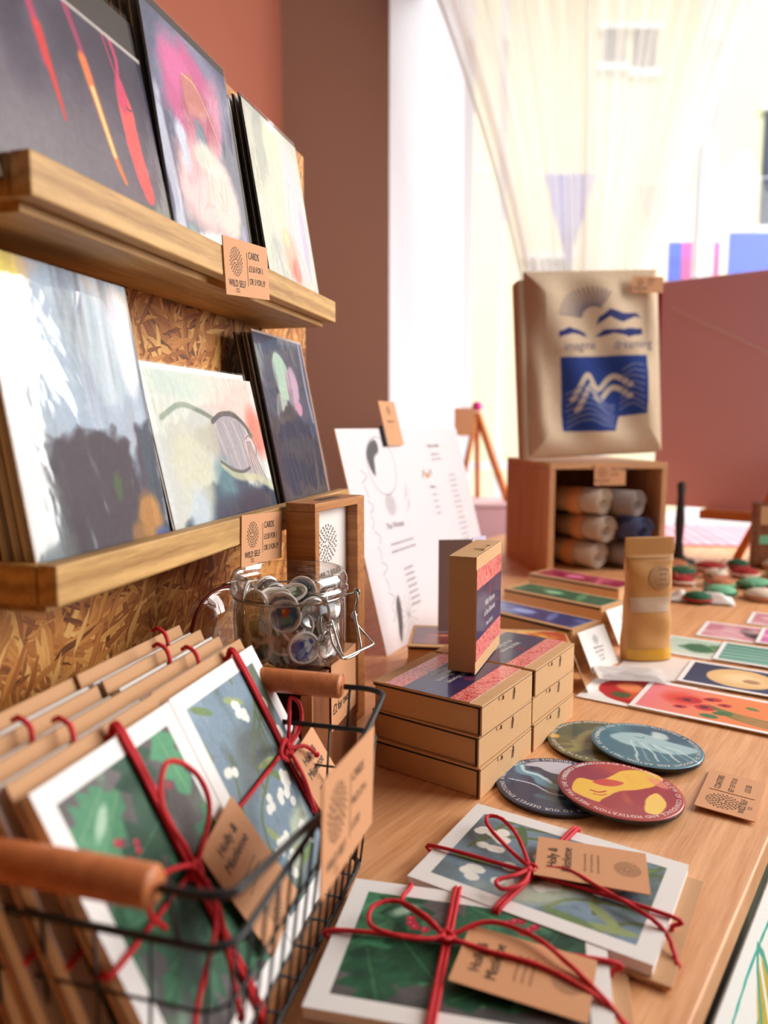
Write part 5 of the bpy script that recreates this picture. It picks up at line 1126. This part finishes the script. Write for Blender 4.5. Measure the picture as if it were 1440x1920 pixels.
# ================================================================ FAR RIGHT: pink screen, gingham cloth, little goods
M_PINK = plain('pink_cloth', (250, 206, 226), .9, bump=.3, bs=300, var=.03); M_RED = plain('red_band', (190, 26, 60), .8, bs=200, var=.05)
sn = thing('pink_screen', 'dusty pink cloth-covered screen with crossed white tape standing on an easel', 'screen', frame((.645, 1.76, 0), az(129), UP))
part('panel', MB().box((0, .105, -.006), (.62, .622, .006)), M_PINK, sn, bevel=.003)
part('edge_band', MB().box((-.016, .25, -.012), (-.001, .632, .010)), M_RED, sn)
part('tape', MB().prism([(.02, .56), (.025, .565), (.50, .30), (.497, .298)], .0062, .0066), plain('clear_tape', (255, 226, 236), .5, var=.02), sn)
for x0, x1, z_ in [(.30, .20, .012)]: part('easel_leg', MB().tube([(x0, .24, z_), (x1, .0, z_ + .03)], .009, 8), M_EASEL, sn)
part('easel_leg', MB().tube([(.34, .6, -.02), (.34, .0, -.22)], .009, 8), M_EASEL, sn); part('easel_tray', MB().box((.12, .085, -.01), (.56, .104, .05)), M_EASEL, sn)
gg = Art(.90, .40, 220, (244, 214, 220), 9); gg.mix(((np.floor(gg.U * 60) % 2) == 0).astype(float), (206, 130, 150), .55); gg.mix(((np.floor(gg.Vw * 60) % 2) == 0).astype(float), (190, 110, 136), .5)
tag(link('gingham_cloth', art_slab('gingham_cloth', gg, .002, M_ARTF, (220, 170, 180)), M=frame(Vector((.66, 1.80, .0015)) + Vector((0, 0, .012)), az(100), az(10)) @ Matrix.Translation((0, 0, -.01))), 'pink gingham cloth spread on the far end under the pink screen', 'cloth')
M_FG = plain('felt_green', (40, 96, 66), .9, bs=200, var=.1); M_FR = plain('felt_red', (170, 40, 44), .9, bs=200, var=.1); M_FC = plain('felt_cream', (232, 216, 196), .9, bs=200, var=.05); M_FT = plain('felt_terracotta', (190, 120, 84), .9, bs=200, var=.08); M_FM = plain('mint', (120, 190, 150), .8, bs=100, var=.05)
cols = [('green', M_FG), ('red', M_FR), ('cream', M_FC), ('terracotta', M_FT), ('mint', M_FM)]
spots = [(.52, 1.20, 0, 'lying beside the rose postcard'), (.69, 1.26, 1, 'by the right edge, in front of the others'), (.56, 1.46, 3, 'at the foot of the dark post'), (.745, 1.255, 0, 'at the extreme right, before the cream one'), (.60, 1.50, 3, 'beside the dark post'), (.66, 1.47, 1, 'behind the front row'), (.73, 1.50, 0, 'at the back of the row'), (.80, 1.49, 2, 'at the back right'), (.58, 1.42, 0, 'in the second row left'), (.64, 1.40, 2, 'in the middle of the second row'), (.70, 1.41, 1, 'in the second row right'), (.77, 1.40, 3, 'near the right edge of the picture'), (.55, 1.34, 1, 'at the front left of the far goods'), (.61, 1.32, 3, 'at the front middle'), (.67, 1.31, 4, 'at the front right'), (.73, 1.32, 2, 'nearest the right edge of the picture'), (.58, 1.25, 4, 'nearest the postcards'), (.64, 1.22, 2, 'lying flat behind the lilac postcard')]
for i, (x, y, k, wh) in enumerate(spots):
    r = thing('felt_ornament', 'small round %s felt ornament %s' % (cols[k][0], wh), 'ornament', frame((x, y, .0008), az(20 * i), az(20 * i - 90)), 'felt ornaments at the far end of the table')
    rr_ = .022 + .004 * (i % 3)
    part('cushion', MB().lathe([(.0001, 0), (rr_ * .8, .0), (rr_, .006), (rr_ * .9, .013), (rr_ * .5, .017), (.0001, .018)], 24), cols[k][1], r)
    part('trim', MB().tube([(rr_ * math.cos(a), rr_ * math.sin(a), .0065) for a in np.arange(24) * PI / 12], .0022, 6, True), cols[(k + 1) % 5][1], r)
    part('hanging_loop', MB().tube(cat([(rr_ * .6, -.002, .014), (rr_ * .9, 0, .026), (rr_ * .6, .003, .014)], 5), .0009, 5), cols[(k + 2) % 5][1], r)
ps = thing('display_post', 'dark brown turned wooden post stand beside the felt ornaments', 'stand', (.63, 1.56, 0))
part('post', MB().lathe([(.0001, 0), (.012, 0), (.011, .02), (.008, .05), (.010, .09), (.007, .14), (.009, .17), (.0001, .176)], 20), M_DARK, ps); part('foot', MB().lathe([(.0001, .0003), (.035, .0003), (.033, .008), (.012, .012)], 24), M_DARK, ps)
hb = thing('small_sign', 'dark wooden sign block with kraft label at the foot of the pink screen', 'sign', frame((.760, 1.50, .0005), az(92), UP))
part('block', MB().box((0, .0, -.02), (.12, .135, 0)), M_DKW, hb, bevel=.002); part('label', MB().box((.01, .09, .0002), (.11, .128, .001)), M_KRAFT, hb); part('green_strip', MB().box((.01, .05, .0002), (.11, .068, .001)), M_FM, hb)
# small easel and pink cloth by the window
we = thing('table_easel', 'small orange wooden easel with pink knob standing in the window', 'easel', (.30, 2.40, .0))
wel = MB().tube([(.0, .0, .335), (.10, -.02, .05)], .012, 8); part('leg', wel, M_EASEL, we); part('leg', MB().tube([(.0, .0, .335), (-.06, -.02, .05)], .009, 8), M_EASEL, we); part('leg', MB().tube([(.0, .0, .33), (.02, .12, .05)], .009, 8), M_EASEL, we)
part('knob', MB().lathe([(.0001, .0), (.014, .006), (.018, .018), (.012, .03), (.0001, .034)], 16, Matrix.Translation((0, 0, .338))), M_PINKS, we); part('card', MB().box((-.075, -.012, .26), (-.008, -.008, .35)), M_TAG, we)
wp = thing('window_plinth', 'pale pink covered plinth standing before the window', 'plinth', (.36, 2.40, -.75))
part('body', MB().box((-.16, -.07, .0005), (.20, .14, .785)), plain('pink_cover', (238, 190, 196), .8, var=.03), wp, bevel=.005); part('cover_edge', MB().box((-.165, -.075, .7852), (.205, .145, .7995)), plain('pink_cover_top', (244, 206, 210), .8, var=.02), wp, bevel=.003)
we.location = (.30, 2.40, .0)

n = 22; g_ = np.random.default_rng(9); U, V = np.meshgrid(np.linspace(0, 1, n), np.linspace(0, 1, n)); Zc = .003 + .014 * vnoise(n, n, 6, 6, g_) * np.minimum(1, np.minimum.reduce([U, 1 - U, V, 1 - V]) * 5)
vv = np.concatenate([np.stack([U * .10, V * .06, Zc], 2).reshape(-1, 3), np.stack([U * .10, V * .06, Zc * 0 + .0005], 2).reshape(-1, 3)])
ff = [(y * n + x, y * n + x + 1, (y + 1) * n + x + 1, (y + 1) * n + x) for y in range(n - 1) for x in range(n - 1)]; ff += [tuple(i + n * n for i in q[::-1]) for q in ff]
tag(link('tissue_packet', MB().add(vv, ff, smooth=True).mesh('tissue_packet', M_WHITE), M=flat((.475, 1.205, .0005), 110)), 'crumpled white tissue packet lying behind the rose coloured postcard', 'packet')
